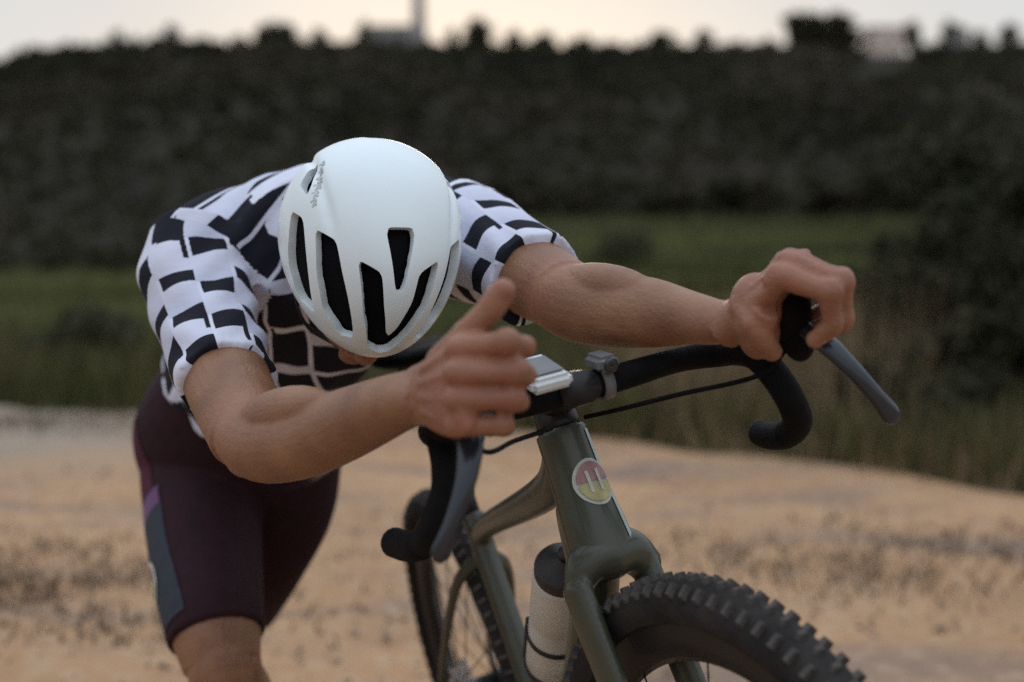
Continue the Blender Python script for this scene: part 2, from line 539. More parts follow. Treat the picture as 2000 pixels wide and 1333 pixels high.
ys = np.concatenate([np.linspace(-20, 6, 24), np.geomspace(6.4, 420, 130)])
ss = np.linspace(-1, 1, 141)
Y, S_ = np.meshgrid(ys, ss, indexing='ij')
X = S_ * (30 + .9 * np.maximum(Y, 0))
Z = terr(X, Y)
nv = Y.shape
idx = np.arange(Y.size).reshape(nv)
F4 = np.stack([idx[:-1, :-1], idx[:-1, 1:], idx[1:, 1:], idx[1:, :-1]], -1).reshape(-1, 4)
gm = np_mesh('ground', np.stack([X, Y, Z], -1).reshape(-1, 3), F4, True)
ground = link('ground', gm, M_FIELD)
gm.materials.append(M_HILL)
fy = Y.reshape(-1)[F4[:, 0]]; fx = X.reshape(-1)[F4[:, 0]]
gm.polygons.foreach_set('material_index', (fy > np.where(fx * FPX / np.maximum(fy, 1) > -150, 100, 58)).astype(np.int32))
tag(ground, kind='structure')

# dirt track
xs = np.linspace(-14, 9, 231)
us = np.linspace(0, 1, 170)
XX, UU = np.meshgrid(xs, us, indexing='ij')
edge = road_far(XX) + .10 * np.sin(XX * 5.1) + .07 * np.sin(XX * 11.3 + 1)
YY = -8 + (edge + 8) * (1 - (1 - UU) ** 1.0)
ZZ = .012 + .010 * np.sin(XX * 3.1 + YY * 1.7) * np.sin(YY * 2.3) * (UU < .97) - .012 * (UU > .995)
rut = sum(.035 * np.exp(-((edge - YY - a_ - .08 * np.sin(XX * 1.3 + a_)) / w_) ** 2) for a_, w_ in ((1.15, .16), (2.75, .19)))
ZZ = ZZ - .075 * sstep((XX + .36) / .2) * (1 - sstep((XX - .25) / .3)) * sstep((YY - 1.5) / .8) * (1 - sstep((YY - 3.0) / .8))
ZZ = ZZ - rut + .012 * np.sin(XX * 7.3) * np.sin(YY * 9.1 + XX) * (UU < .97) * (UU > .3)
ZZ = np.where(UU > .99, np.maximum(ZZ, .004), ZZ)
idx = np.arange(XX.size).reshape(XX.shape)
F4 = np.stack([idx[:-1, :-1], idx[1:, :-1], idx[1:, 1:], idx[:-1, 1:]], -1).reshape(-1, 4)
road = link('dirt_road', np_mesh('dirt_road', np.stack([XX, YY, ZZ], -1).reshape(-1, 3), F4, True), M_ROAD)
tag(road, kind='structure')

# ------------------------------------------------------------------ vegetation generators
def blades(pos, h, w, lean, tintv, seed=1):
    """pos (n,3) roots; h,w (n); returns verts, tris, tint: tapered two-segment grass blades"""
    r = np.random.default_rng(seed)
    n = len(pos)
    a = r.uniform(0, 2 * np.pi, n); b = r.uniform(0, 2 * np.pi, n)
    side = np.stack([np.cos(a), np.sin(a), np.zeros(n)], -1) * w[:, None]
    ln = np.stack([np.cos(b), np.sin(b), np.zeros(n)], -1) * (lean * r.uniform(.1, 1, n) * h)[:, None]
    up = np.zeros((n, 3)); up[:, 2] = h
    v = np.empty((n, 5, 3))
    v[:, 0] = pos - side; v[:, 1] = pos + side
    mid = pos + up * .55 + ln * .35
    v[:, 2] = mid - side * .7; v[:, 3] = mid + side * .7
    v[:, 4] = pos + up * .95 + ln
    o = np.arange(n)[:, None] * 5
    f = np.stack([o + np.array([[0, 1, 3]]), o + np.array([[0, 3, 2]]), o + np.array([[2, 3, 4]])], 1).reshape(-1, 3)
    return v.reshape(-1, 3), f, np.repeat(tintv, 5)


def leaf_cloud(r3, nclump, nleaf, size, seed, squash=.35):
    """leaf quads on clumps spread through an ellipsoid of radii r3 centred at origin"""
    r = np.random.default_rng(seed)
    d = r.normal(size=(nclump, 3)); d /= np.linalg.norm(d, axis=1)[:, None]
    cc = d * (r.uniform(.25, .82, nclump) ** .7)[:, None] * r3
    cr = r.uniform(.22, .42, nclump)
    k = r.integers(0, nclump, nleaf)
    d2 = r.normal(size=(nleaf, 3)); d2 /= np.linalg.norm(d2, axis=1)[:, None]
    p = cc[k] + d2 * (cr[k] * r.uniform(.55, 1.08, nleaf))[:, None] * r3
    t = r.normal(size=(nleaf, 3)); t /= np.linalg.norm(t, axis=1)[:, None]
    q = np.cross(t, r.normal(size=(nleaf, 3))); q /= np.linalg.norm(q, axis=1)[:, None]
    s = size * r.uniform(.6, 1.3, nleaf)
    t = t * s[:, None]; q = q * (s * r.uniform(.35, .6, nleaf))[:, None]
    v = np.stack([p - t, p + q, p + t, p - q], 1).reshape(-1, 3)
    f = np.arange(nleaf * 4).reshape(-1, 4)
    ct = r.uniform(.7, 1.3, nclump)
    tint = np.repeat(ct[k] * r.uniform(.75, 1.25, nleaf), 4)
    return v, f, tint


def ground_at(x, y): return float(terr(np.array([x]), np.array([y]))[0])


def make_tree(x, y, h, w, label, seed, group=None, trunk_share=.3, mat=None, nleaf=700, nclump=16, cat='tree', flat=1.0, z0=None, name='ridge_tree'):
    z = ground_at(x, y) if z0 is None else z0
    root = empty(name, (x, y, z))
    tag(root, label, cat, group)
    bm = bmesh.new()
    th = h * (trunk_share + .25)
    bend = random.uniform(-.04, .04) * h
    loft(bm, [(0, 0, -.3, .05 * w, .05 * w), (bend * .4, 0, th * .5, .035 * w, .035 * w), (bend, 0, th, .02 * w, .02 * w)], (1, 0, 0), 8)
    for k in range(4):
        a = k * 1.7 + seed
        tube(bm, [(bend * .7, 0, th * .7), (bend + math.cos(a) * w * .18, math.sin(a) * w * .18, th + h * .12), (bend + math.cos(a) * w * .3, math.sin(a) * w * .3, th + h * .25)], .018 * w, (1, 0, .1), 5, r2=.006 * w)
    bm_obj('trunk', bm, M_BARK, root)
    ch = h * (1 - trunk_share) / 2
    v, f, t = leaf_cloud(np.array([w / 2, w / 2 * .9, ch * flat]), nclump, nleaf, max(.08 * w, .03), seed)
    v[:, 2] += h - ch
    link('crown', np_mesh('crown', v, f, False, t), mat or M_LEAF, root)
    return root


# wooded hillside that reads as one mass
def hillside():
    r = np.random.default_rng(3)
    VV, FF, TT = [], [], []
    base = [leaf_cloud(np.array([1., 1., .8]), 8, 34, .50, 50 + i) for i in range(8)]
    off = 0
    n = 0
    while n < 20000:
        y = 60 + 205 * r.random() ** .8
        x = r.uniform(-1, 1) * (.85 * y + 10)
        px = 1000 + x * FPX / y
        y0 = 60 + 56 * sstep((px - 700) / 300)
        if y < y0 + 6: continue
        if (1590 < px < 1690 and y > 230) or (1680 < px < 1785 and y > 212) or (700 < px < 850 and y > 236): continue
        s = (.42 + 1.25 * r.random() ** 2.6) * (y / 225)
        if y > 235: s = min(s, 1.5)
        z = ground_at(x, y)
        v, f, t = base[r.integers(0, 8)]
        a = r.uniform(0, 6.28); ca, sa = math.cos(a), math.sin(a)
        w = np.stack([v[:, 0] * ca - v[:, 1] * sa, v[:, 0] * sa + v[:, 1] * ca, v[:, 2] * r.uniform(.8, 1.5)], -1) * s
        stand = 1.0 + .20 * math.sin(x * .05 + 2) * math.sin(y * .075 + x * .02) + .20 * math.sin(x * .13 + y * .16) * math.sin(y * .21)
        VV.append(w + np.array([x, y, z + s * .5])); FF.append(f + off); TT.append(t * stand * r.uniform(.85, 1.15)); off += len(v)
        n += 1
    me = np_mesh('hillside_wood', np.concatenate(VV), np.concatenate(FF), False, np.concatenate(TT))
    o = link('hillside_wood', me, M_LEAF)
    tag(o, 'dark scrubby wood covering the whole hillside behind the rider', 'wood', kind='stuff')


hillside()

# skyline trees, each its own thing: (px, top py, width px, label)
SKY = [
    (345, 52, 34, 'small pointed tree on the skyline above the far left slope'),
    (528, 46, 56, 'left half of the round tree pair on the skyline left of the tower'),
    (566, 50, 50, 'right half of the round tree pair on the skyline left of the tower'),
    (628, 60, 36, 'lone small round tree between the tree pair and the long grey building'),
    (712, 46, 32, 'dark tree against the left end of the long grey building'),
    (884, 60, 30, 'low bush-like tree just right of the tall tower'),
    (934, 42, 62, 'round dark tree under the orange sunset glow'),
    (1003, 66, 38, 'smaller round tree to the right of the sunset glow tree'),
    (1062, 66, 44, 'low rounded tree in the middle of the skyline'),
    (1140, 76, 40, 'flat low tree right of centre on the skyline'),
    (1292, 64, 54, 'broad low tree on the skyline left of the big dark crowns'),
    (1372, 64, 44, 'small flat tree beside the big dark crowns on the skyline'),
    (1560, 29, 90, 'large dome shaped dark tree, left of the two big skyline crowns'),
    (1630, 34, 98, 'large flat topped dark tree, right of the two big skyline crowns'),
    (1768, 50, 44, 'dark tree against the right side of the pink house'),
    (1850, 42, 54, 'spiky dark tree on the skyline right of the pink house'),
    (1958, 44, 40, 'round tree at the far right end of the skyline'),
    (1905, 64, 34, 'small low tree between the spiky tree and the last round tree'),
    (470, 74, 36, 'faint low tree left of the round tree pair on the skyline'),
    (240, 66, 30, 'thin low tree near the left end of the skyline'),
]
for i, (px, py, wpx, lab) in enumerate(SKY):
    D = 255 - (i % 3) * 4
    x = (px - 1000) * D / FPX; z = ground_at(x, D)
    top = EYE + (480 - py) * D / FPX
    h = max(2.2, top - z); w = wpx * D / FPX
    make_tree(x, D, h, w, lab, 200 + i, 'trees along the ridge skyline', .04, nleaf=1500, nclump=42, mat=M_LEAF)

# ------------------------------------------------------------------ buildings on the ridge
def house(px, ytop, ybot, wpx, D, depth, mat, label, name, roof_h=0.9, nwin=3, cat='building', roofmat=None):
    x = (px - 1000) * D / FPX; w = wpx * D / FPX
    zt = EYE + (480 - ytop) * D / FPX; zb = EYE + (480 - ybot) * D / FPX
    g = min(ground_at(x, D), zb) - .4
    root = empty(name, (x, D, g)); tag(root, label, cat)
    bm = bmesh.new(); H = zt - g
    box(bm, (0, depth / 2, H / 2), (w, depth, H))
    bm_obj('wall', bm, mat, root, False)
    if roof_h:
        bm = bmesh.new()
        vs = [bm.verts.new(p) for p in ((-w / 2 - .2, -.25, H), (w / 2 + .2, -.25, H), (w / 2 + .2, depth + .25, H), (-w / 2 - .2, depth + .25, H), (-w / 2 - .2, depth / 2, H + roof_h), (w / 2 + .2, depth / 2, H + roof_h))]
        for f in ((0, 1, 5, 4), (2, 3, 4, 5), (1, 2, 5), (3, 0, 4), (3, 2, 1, 0)): bm.faces.new([vs[k] for k in f])
        bm_obj('roof', bm, roofmat or M_ROOF, root, False)
    for k in range(nwin):
        wx = (k + .5) / nwin * w - w / 2
        bm = bmesh.new(); box(bm, (wx, -.03, H - (zt - zb) * .5), (min(.9, w / nwin * .5), .1, min(1.2, (zt - zb) * .45)))
        fr = bm_obj('window', bm, M_STONE, root, False)
        bm = bmesh.new(); box(bm, (wx, -.085, H - (zt - zb) * .5), (min(.9, w / nwin * .5) * .8, .02, min(1.2, (zt - zb) * .45) * .85))
        bm_obj('pane', bm, M_DARKWIN, fr, False)
    return root


house(765, 56, 100, 96, 256, 6, M_STONE, 'long low grey stone building beside the tower on the ridge', 'stone_building', .5, 6)
house(1726, 60, 118, 64, 246, 6, M_PINK, 'pale pink house with small windows on the right of the ridge', 'pink_house', .7, 2)
house(1644, 98, 120, 92, 251, 1.2, M_PINK, 'low pinkish terrace wall to the left of the pink house', 'terrace_wall', 0, 0, 'wall')
house(1868, 62, 86, 30, 252, 5, M_STONE, 'small grey hut between the trees at the right of the ridge', 'stone_hut', .5, 1)

D = 254.0
x = (820 - 1000) * D / FPX
g = ground_at(x, D)
root = empty('stone_tower', (x, D, g)); tag(root, 'tall tapering grey stone tower rising above the ridge', 'tower')
bm = bmesh.new()
loft(bm, [(0, 0, -.5, 2.5, 2.5), (0, 0, 2.2, 1.75, 1.75), (0, 0, 5, 1.25, 1.25), (0, 0, 9, 1.05, 1.05), (0, 0, 13, .95, .95)], (1, 0, 0), 4, 20)
bm_obj('shaft', bm, M_STONE, root, False)
bm = bmesh.new(); loft(bm, [(0, 0, 12.9, 1.3, 1.3), (0, 0, 13.4, 1.3, 1.3)], (1, 0, 0), 4)
bm_obj('cornice', bm, M_STONE, root, False)
bm = bmesh.new(); loft(bm, [(0, 0, 13.4, 1.1, 1.1), (0, 0, 16, .05, .05)], (1, 0, 0), 4)
bm_obj('spire', bm, M_STONE, root, False)

# ------------------------------------------------------------------ meadow, hedges, bushes
def scatter(n, fx, seed, hmin, hmax, w, lean, name, mat, label=None, cat=None, accept=None):
    r = np.random.default_rng(seed)
    x, y = fx(r, n)
    if accept is not None:
        k = accept(x, y, r); x, y = x[k], y[k]
    z = terr(x, y)
    h = r.uniform(hmin, hmax, len(x)); wv = w * r.uniform(.6, 1.4, len(x))
    v, f, t = blades(np.stack([x, y, z - .01], -1), h, wv, lean, r.uniform(.55, 1.35, len(x)), seed)
    o = link(name, np_mesh(name, v, f, False, t), mat)
    tag(o, label, cat, kind='stuff')
    return o


def wedge(y0, y1, p0, p1):
    def f(r, n):
        y = y0 * (y1 / y0) ** r.random(n)
        px = r.uniform(p0, p1, n)
        return (px - 1000) * y / FPX, y
    return f


scatter(42000, wedge(13, 62, -1300, 3300), 11, .25, .5, .035, .5, 'meadow_grass', M_MEADOW,
        'green meadow grass in the valley field behind the track', 'grass')
scatter(24000, wedge(62, 125, 700, 3300), 12, .4, .8, .10, .5, 'far_meadow_grass', M_MEADOW,
        'bright strip of far meadow under the wooded slope', 'grass')
scatter(46000, wedge(6.0, 14, -1300, 1250), 13, .15, .5, .006, .5, 'verge_grass', M_GRASS,
        'low green grass along the far edge of the track', 'grass',
        accept=lambda x, y, r: y > road_far(x) - .05 + r.exponential(.05, len(x)))
scatter(60000, wedge(4.2, 15, 1120, 3300), 14, .12, .38, .005, .6, 'bank_grass', M_GRASS,
        'tall rough grass on the bank at the right of the track', 'grass',
        accept=lambda x, y, r: (y > road_far(x) - .05 + r.exponential(.06, len(x))))
scatter(14000, wedge(3.5, 9.5, 1120, 3200), 16, .08, .28, .004, .9, 'dry_grass_fringe', M_DRY,
        'short dry grass along the right edge of the track', 'grass',
        accept=lambda x, y, r: (y > road_far(x) - .35 + r.exponential(.25, len(x))))
scatter(8000, wedge(4.2, 12, 1180, 2250), 15, .3, 1.0, .0032, .55, 'dry_grass_stems', M_DRY,
        'thin straw coloured grass stems on the right bank', 'grass',
        accept=lambda x, y, r: (y > road_far(x) + r.exponential(.25, len(x))) & (1000 + x * FPX / y < 1640 + 220 * r.random(len(x))))


def weed_patch(cx, cy, rx, ry, n, seed, label):
    r = np.random.default_rng(seed)
    x = cx + rx * r.normal(size=n) * .5; y = cy + ry * r.normal(size=n) * .5
    k = (y > 2.6) & (y < road_far(x) - .05)
    x, y = x[k], y[k]
    v, f, t = blades(np.stack([x, y, np.full(len(x), .005)], -1), r.uniform(.015, .055, len(x)), .0042 * r.uniform(.6, 1.4, len(x)), 1.3, r.uniform(.6, 1.3, len(x)), seed)
    o = link('dead_weeds', np_mesh('dead_weeds', v, f, False, t), M_WEED)
    tag(o, label, 'weeds', kind='stuff')


weed_patch(-1.55, 4.2, 1.0, .8, 2600, 21, 'dead brown weeds on the track at the lower left')
weed_patch(1.25, 4.6, 1.0, .6, 1400, 22, 'dead brown weeds on the track beside the front wheel')
weed_patch(-2.6, 8.2, 1.6, .5, 1800, 23, 'grey brown weeds at the far edge of the track on the left')

# gravel
r = np.random.default_rng(31)
ico = bmesh.new(); bmesh.ops.create_icosphere(ico, subdivisions=1, radius=1)
iv = np.array([v.co[:] for v in ico.verts]); iff = np.array([[v.index for v in f.verts] for f in ico.faces]); ico.free()
n = 3800
y = 2.3 * (9.5 / 2.3) ** r.random(n); x = r.uniform(-1, 1, n) * (.42 * y + .8)
k = y < road_far(x) + .1; x, y = x[k], y[k]; n = len(x)
s = .004 + .011 * r.random(n) ** 3
v = iv[None] * s[:, None, None] * (1 + .35 * r.normal(size=(n, len(iv), 1))) * np.array([1, 1, .6]) + np.stack([x, y, .012 + s * .3], -1)[:, None]
f = (iff[None] + (np.arange(n) * len(iv))[:, None, None]).reshape(-1, 3)
tag(link('gravel', np_mesh('gravel', v.reshape(-1, 3), f, False, np.repeat(r.uniform(.7, 1.3, n), len(iv))),
         leaf_mat('gravel_stone', (.26, .18, .13), (.38, .29, .22), 2)), 'small loose stones scattered over the dirt track', 'gravel', kind='stuff')


def bush(px, pytop, wpx, D, label, seed, nleaf=1500, leaf=None, mat=None, group=None, name='bush', depth=.9, tr=.12):
    x = (px - 1000) * D / FPX; z = ground_at(x, D)
    h = EYE + (480 - pytop) * D / FPX - z; w = wpx * D / FPX
    root = empty(name, (x, D, z)); tag(root, label, 'bush', group)
    rr = np.random.default_rng(seed)
    bm = bmesh.new()
    for k in range(7):
        a = k * 2.4 + seed
        tube(bm, [(0.03 * math.cos(a), .03 * math.sin(a), -.05), (math.cos(a) * w * .12, math.sin(a) * w * .12, h * .3), (math.cos(a) * w * .28, math.sin(a) * w * .25, h * rr.uniform(.55, .85))], .012 * w + .004, (1, 0, .2), 5, r2=.003)
    bm_obj('stem', bm, M_BARK, root)
    v, f, t = leaf_cloud(np.array([w / 2, w / 2 * depth, h * .5]), 26, nleaf, leaf or .03 * w, seed)
    v[:, 2] = np.maximum(v[:, 2] + h * .5, 0.0)
    link('foliage', np_mesh('foliage', v, f, False, t), mat or M_LEAFB, root)
    return root


# left of the track
bush(175, 615, 260, 10.6, 'dark rounded bush behind the track at the left edge', 301, 9000, .055)
bush(330, 690, 170, 10.2, 'low dark bush behind the track, half hidden by the rider', 302, 6000, .045)
bush(-60, 690, 190, 10.8, 'yellowish bush at the very left edge of the track', 303, 2500, .022, M_GRASS)
for i, (px, top, w, D) in enumerate([(-40, 455, 190, 44), (90, 440, 170, 46), (215, 470, 150, 43), (330, 455, 170, 45), (460, 470, 150, 47), (600, 470, 170, 45)]):
    bush(px, top, w, D, ['dark hedge shrub at the left picture edge, behind the left meadow', 'tall dark hedge shrub, second from the left behind the left meadow', 'dark hedge shrub just left of the rider\'s shoulder', 'dark hedge shrub hidden behind the rider\'s right shoulder', 'dark hedge shrub hidden behind the checked jersey', 'dark hedge shrub hidden behind the white helmet'][i], 310 + i, 900, .10, M_LEAF, 'shrubs of the left hedge row', 'hedge_shrub')
# right of the track
bush(1212, 446, 120, 62, 'dark pointed shrub standing alone in the far meadow', 330, 1200, .10, M_LEAF)
for i, (px, top, w, D) in enumerate([(1000, 492, 220, 72), (1120, 488, 220, 74), (1400, 482, 260, 70), (1550, 484, 240, 72), (1690, 474, 260, 71)]):
    bush(px, top, w, D, ['low dark hedge shrub beside the rider\'s left sleeve', 'low dark hedge shrub above the rider\'s left elbow', 'low dark hedge shrub above the rider\'s left wrist', 'low dark hedge shrub directly above the gripping left hand', 'low dark hedge shrub right of the gripping left hand'][i], 340 + i, 1100, .13, M_LEAF, 'shrubs of the right hedge line', 'hedge_shrub')
for i, (px, top, w, D, lab) in enumerate([
        (1290, 700, 200, 9.6, 'low dark bush on the bank under the right side of the handlebar'),
        (1890, 205, 430, 11.5, 'tall dark thicket bush at the right edge of the picture'),
        (2060, 320, 380, 9.6, 'dark bush at the right edge, in front of the tall thicket'),
        (1740, 505, 330, 10.5, 'dark bush on the bank between the rider\'s left hand and the thicket'),
        (1890, 640, 300, 8.6, 'low brownish bush on the bank below the thicket'),
        (1600, 560, 300, 12.0, 'olive bush behind the right brake lever'),
        (1440, 625, 240, 12.5, 'small olive bush behind the right handlebar drop'),
        (1590, 752, 170, 7.9, 'low scrubby bush at the track edge right of the handlebar drop'),
        (1720, 690, 230, 7.7, 'mid sized scrubby bush at the track edge below the brake lever tip'),
        (1850, 740, 220, 7.0, 'squat dark bush on the verge near the right edge, closest to the track'),
        (1985, 560, 260, 7.3, 'tall dark bush on the verge cut by the right edge of the picture')]):
    bush(px, top, w, D, lab, 360 + i, 10000 if w > 235 else 5000, .048, M_LEAFB)
for i, (px, top, w, D) in enumerate([(1010, 410, 170, 128), (1150, 398, 180, 130), (1300, 404, 170, 127), (1450, 392, 190, 130), (1600, 398, 190, 128), (1750, 388, 190, 131), (1900, 392, 200, 129), (2050, 390, 190, 130)]):
    x = (px - 1000) * D / FPX; z = ground_at(x, D)
    make_tree(x, D, max(3.5, EYE + (480 - top) * D / FPX - z), w * D / FPX, 'dark bushy tree at the hill foot, ' + ['first in the row, nearest the helmet', 'second in the row from the helmet', 'third in the row from the helmet', 'fourth in the row, above the left hand', 'fifth in the row, right of the left hand', 'sixth in the row from the helmet', 'seventh in the row, before the thicket', 'last in the row, behind the thicket'][i], 400 + i, 'tree row at the foot of the hill', .12, nleaf=800, name='dark_tree')

# ------------------------------------------------------------------ bicycle
PHI, LEAN, STEER = R(17.74), R(13.54), R(3.5)
_f = Vector((math.sin(PHI), -math.cos(PHI), 0)); _l = Vector((math.cos(PHI), math.sin(PHI), 0)); _u = Vector((0, 0, 1))
_l2 = _l * math.cos(LEAN) + _u * math.sin(LEAN); _u2 = _u * math.cos(LEAN) - _l * math.sin(LEAN)
BM = Matrix(((_f.x, _l2.x, _u2.x, .1309), (_f.y, _l2.y, _u2.y, 2.0496), (_f.z, _l2.z, _u2.z, 0), (0, 0, 0, 1)))
bike = empty('bicycle')
tag(bike, 'olive green gravel bicycle with drop handlebar, leaning towards the rider', 'bicycle')
HA = R(71.5)
SU = Vector((-math.cos(HA), 0, math.sin(HA))); SF = Vector((math.sin(HA), 0, math.cos(HA)))
FA = Vector((.60, 0, .35)); CROWN = FA + SU * .385 - SF * .048
HTB = CROWN + SU * .008; HTT = HTB + SU * .15; STT = HTT + SU * .04
CLAMP = STT + Vector((.085, 0, .012))
RA = Vector((-.42, 0, .35)); BBK = Vector((0, 0, .28)); SEATC = Vector((-.15, 0, .65))
BM = BM @ Matrix.Translation(HTB) @ Matrix.Rotation(R(-4.0), 4, 'Y') @ Matrix.Translation(-HTB)
bike.matrix_world = BM
STR = Matrix.Translation(HTB) @ Matrix.Rotation(STEER, 4, SU) @ Matrix.Translation(-HTB)
STRW = Matrix.Translation(HTB) @ Matrix.Rotation(R(12.5), 4, SU) @ Matrix.Translation(-HTB)
BTILT = Matrix.Translation(CLAMP) @ Matrix.Rotation(R(-1.5), 4, 'Y') @ Matrix.Translation(-CLAMP)


def fin(name, bm, mat, parent=bike, steer=False, sm=True, tilt=False):
    if tilt: bmesh.ops.transform(bm, matrix=BTILT, verts=bm.verts)
    if steer: bmesh.ops.transform(bm, matrix=STRW if steer == 2 else STR, verts=bm.verts)
    return bm_obj(name, bm, mat, parent, sm)


# frame, one moulded piece
bm = bmesh.new()
def k5(p, a, b): return (p[0], p[1], p[2], a, b)
loft(bm, [k5(HTB - SU * .004, .040, .036), k5(HTB + SU * .03, .037, .034), k5(HTB + SU * .09, .032, .030), k5(HTT, .030, .029)], (0, 1, 0), 28, 24)
loft(bm, [k5(HTB + SU * .05 + Vector((-.01, 0, 0)), .034, .045), k5(HTB + Vector((-.09, 0, -.08)), .028, .033), k5(BBK + Vector((.10, 0, .115)), .027, .032), k5(BBK, .033, .032)], (0, 1, 0), 24, 30)
loft(bm, [k5(HTT - SU * .024, .026, .030), k5(HTT - SU * .030 + Vector((-.12, 0, -.055)), .021, .024), k5(SEATC + Vector((.08, 0, .03)), .017, .018), k5(SEATC + Vector((-.005, 0, -.005)), .016, .017)], (0, 1, 0), 20, 24)
loft(bm, [k5(BBK, .026, .024), k5(BBK.lerp(SEATC, .5), .019, .021), k5(SEATC + Vector((-.01, 0, .035)), .018, .020)], (0, 1, 0), 20, 20)
for s in (1, -1):
    loft(bm, [k5(SEATC + Vector((0, .01 * s, -.03)), .010, .012), k5(SEATC + Vector((-.06, .045 * s, -.08)), .008, .010), k5(RA + Vector((.03, .064 * s, .05)), .007, .008), k5(RA + Vector((0, .066 * s, -.01)), .010, .010)], (0, 1, 0), 12, 22)
    loft(bm, [k5(BBK + Vector((0, .02 * s, 0)), .015, .018), k5(BBK + Vector((-.09, .042 * s, .01)), .009, .014), k5(RA + Vector((0, .066 * s, 0)), .008, .012)], (0, 1, 0), 12, 20)
bmesh.ops.create_uvsphere(bm, u_segments=16, v_segments=10, radius=.036, matrix=Matrix.Translation(BBK))
me = remesh(bm, .0035, 10, 'frame')
frame = link('frame', me, M_GREEN, bike)
FRAME_BVH = BVHTree.FromPolygons([v.co.copy() for v in me.vertices], [tuple(p.vertices) for p in me.polygons])


def stick(bvh, pts2d, center, axis_u, axis_v, outward, off=.0012, reach=.12):
    """project a 2-D patch (list of rows of (u,v)) onto a surface from outside along -outward"""
    c = Vector(center); au = Vector(axis_u); av = Vector(axis_v); ow = Vector(outward).normalized()
    rows = []
    for row in pts2d:
        rr = []
        for (u, v) in row:
            o = c + au * u + av * v + ow * reach
            hit = bvh.ray_cast(o, -ow)
            if hit[0] is None:
                q = bvh.find_nearest(o - ow * reach); p, nrm = q[0], q[1]
            else: p, nrm = hit[0], hit[1]
            if nrm.dot(ow) < 0: nrm = -nrm
            rr.append(p + nrm * off)
        rows.append(rr)
    return rows


def patch_obj(name, rows, mat, parent, off=None, closed_disc=False, thick=0.0):
    bm = bmesh.new()
    vs = [[bm.verts.new(p) for p in row] for row in rows]
    for i in range(len(vs) - 1):
        for k in range(len(vs[i]) - 1):
            q = (vs[i][k], vs[i][k + 1], vs[i + 1][k + 1], vs[i + 1][k])
            if len(set(q)) == 4:
                try: bm.faces.new(q)
                except ValueError: pass
    bmesh.ops.remove_doubles(bm, verts=bm.verts, dist=1e-5)
    return bm_obj(name, bm, mat, parent, True, off)


def disc_rows(rx, ry, rings=5, seg=28, a0=0, a1=2 * math.pi, r0=0.0):
    return [[(rx * (r0 + (1 - r0) * i / rings) * math.cos(a0 + (a1 - a0) * k / seg), ry * (r0 + (1 - r0) * i / rings) * math.sin(a0 + (a1 - a0) * k / seg)) for k in range(seg + 1)] for i in range(0, rings + 1)]


# head badge on the front of the head tube
hb_c = HTB + SU * .078
hb_out = (SF + Vector((0, .30, 0))).normalized()
hb_u = Vector((0, 1, 0)); hb_u = (hb_u - hb_out * hb_u.dot(hb_out)).normalized()
hb = patch_obj('head_badge', stick(FRAME_BVH, disc_rows(.023, .028), hb_c, hb_u, SU, hb_out, .0012), M_CREAM, frame)
hb2 = patch_obj('badge_emblem', stick(FRAME_BVH, disc_rows(.019, .023, a0=0, a1=math.pi), hb_c + SU * .001, hb_u, SU, hb_out, .0026), M_ROSE, frame)
hb3 = patch_obj('badge_emblem', stick(FRAME_BVH, disc_rows(.019, .023, a0=math.pi, a1=2 * math.pi), hb_c - SU * .001, hb_u, SU, hb_out, .0026), M_YEL, frame)
for du in (-.007, .005):
    patch_obj('badge_ray', stick(FRAME_BVH, [[(du + .0018 * s, -.012 + .0032 * k) for k in range(9)] for s in (-1, 1)], hb_c, hb_u, SU, hb_out, .0038), M_CREAM, frame)
# sky highlight painted pale along the right flank of the head tube
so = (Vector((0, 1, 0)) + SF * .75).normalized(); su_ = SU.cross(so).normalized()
patch_obj('gloss_strip', stick(FRAME_BVH, [[(.0038 * s, -.006 + .147 * k / 24) for k in range(25)] for s in (-1, 0, 1)], HTB + Vector((0, 0, 0)), su_, SU, so, .0010), M_GLOSS, frame)

# fork
bm = bmesh.new()
loft(bm, [k5(CROWN + Vector((-.002, -.045, -.026)), .014, .014), k5(CROWN + Vector((0, -.026, .002)), .026, .024), k5(CROWN + Vector((0, 0, .008)), .034, .032), k5(CROWN + Vector((0, .03, .004)), .027, .026), k5(CROWN + Vector((-.004, .056, -.022)), .020, .020)], (1, 0, 0), 20, 26)
for s in (1, -1):
    b0 = CROWN + Vector((0, .049 * s, -.018))
    b0 = b0 + Vector((0, .004, 0)) if s < 0 else b0
    loft(bm, [k5(b0, .0145, .024), k5(b0 - SU * .09 + SF * .006, .0130, .026), k5(b0 - SU * .22 + SF * .018, .012, .020), k5(FA + Vector((-.006, .056 * s, .03)), .010, .013), k5(FA + Vector((0, .056 * s, -.012)), .010, .011)], (0, 1, 0), 18, 30)
bmesh.ops.transform(bm, matrix=STRW, verts=bm.verts)
me = remesh(bm, .0032, 10, 'fork')
fork = link('fork', me, M_GREEN, bike)


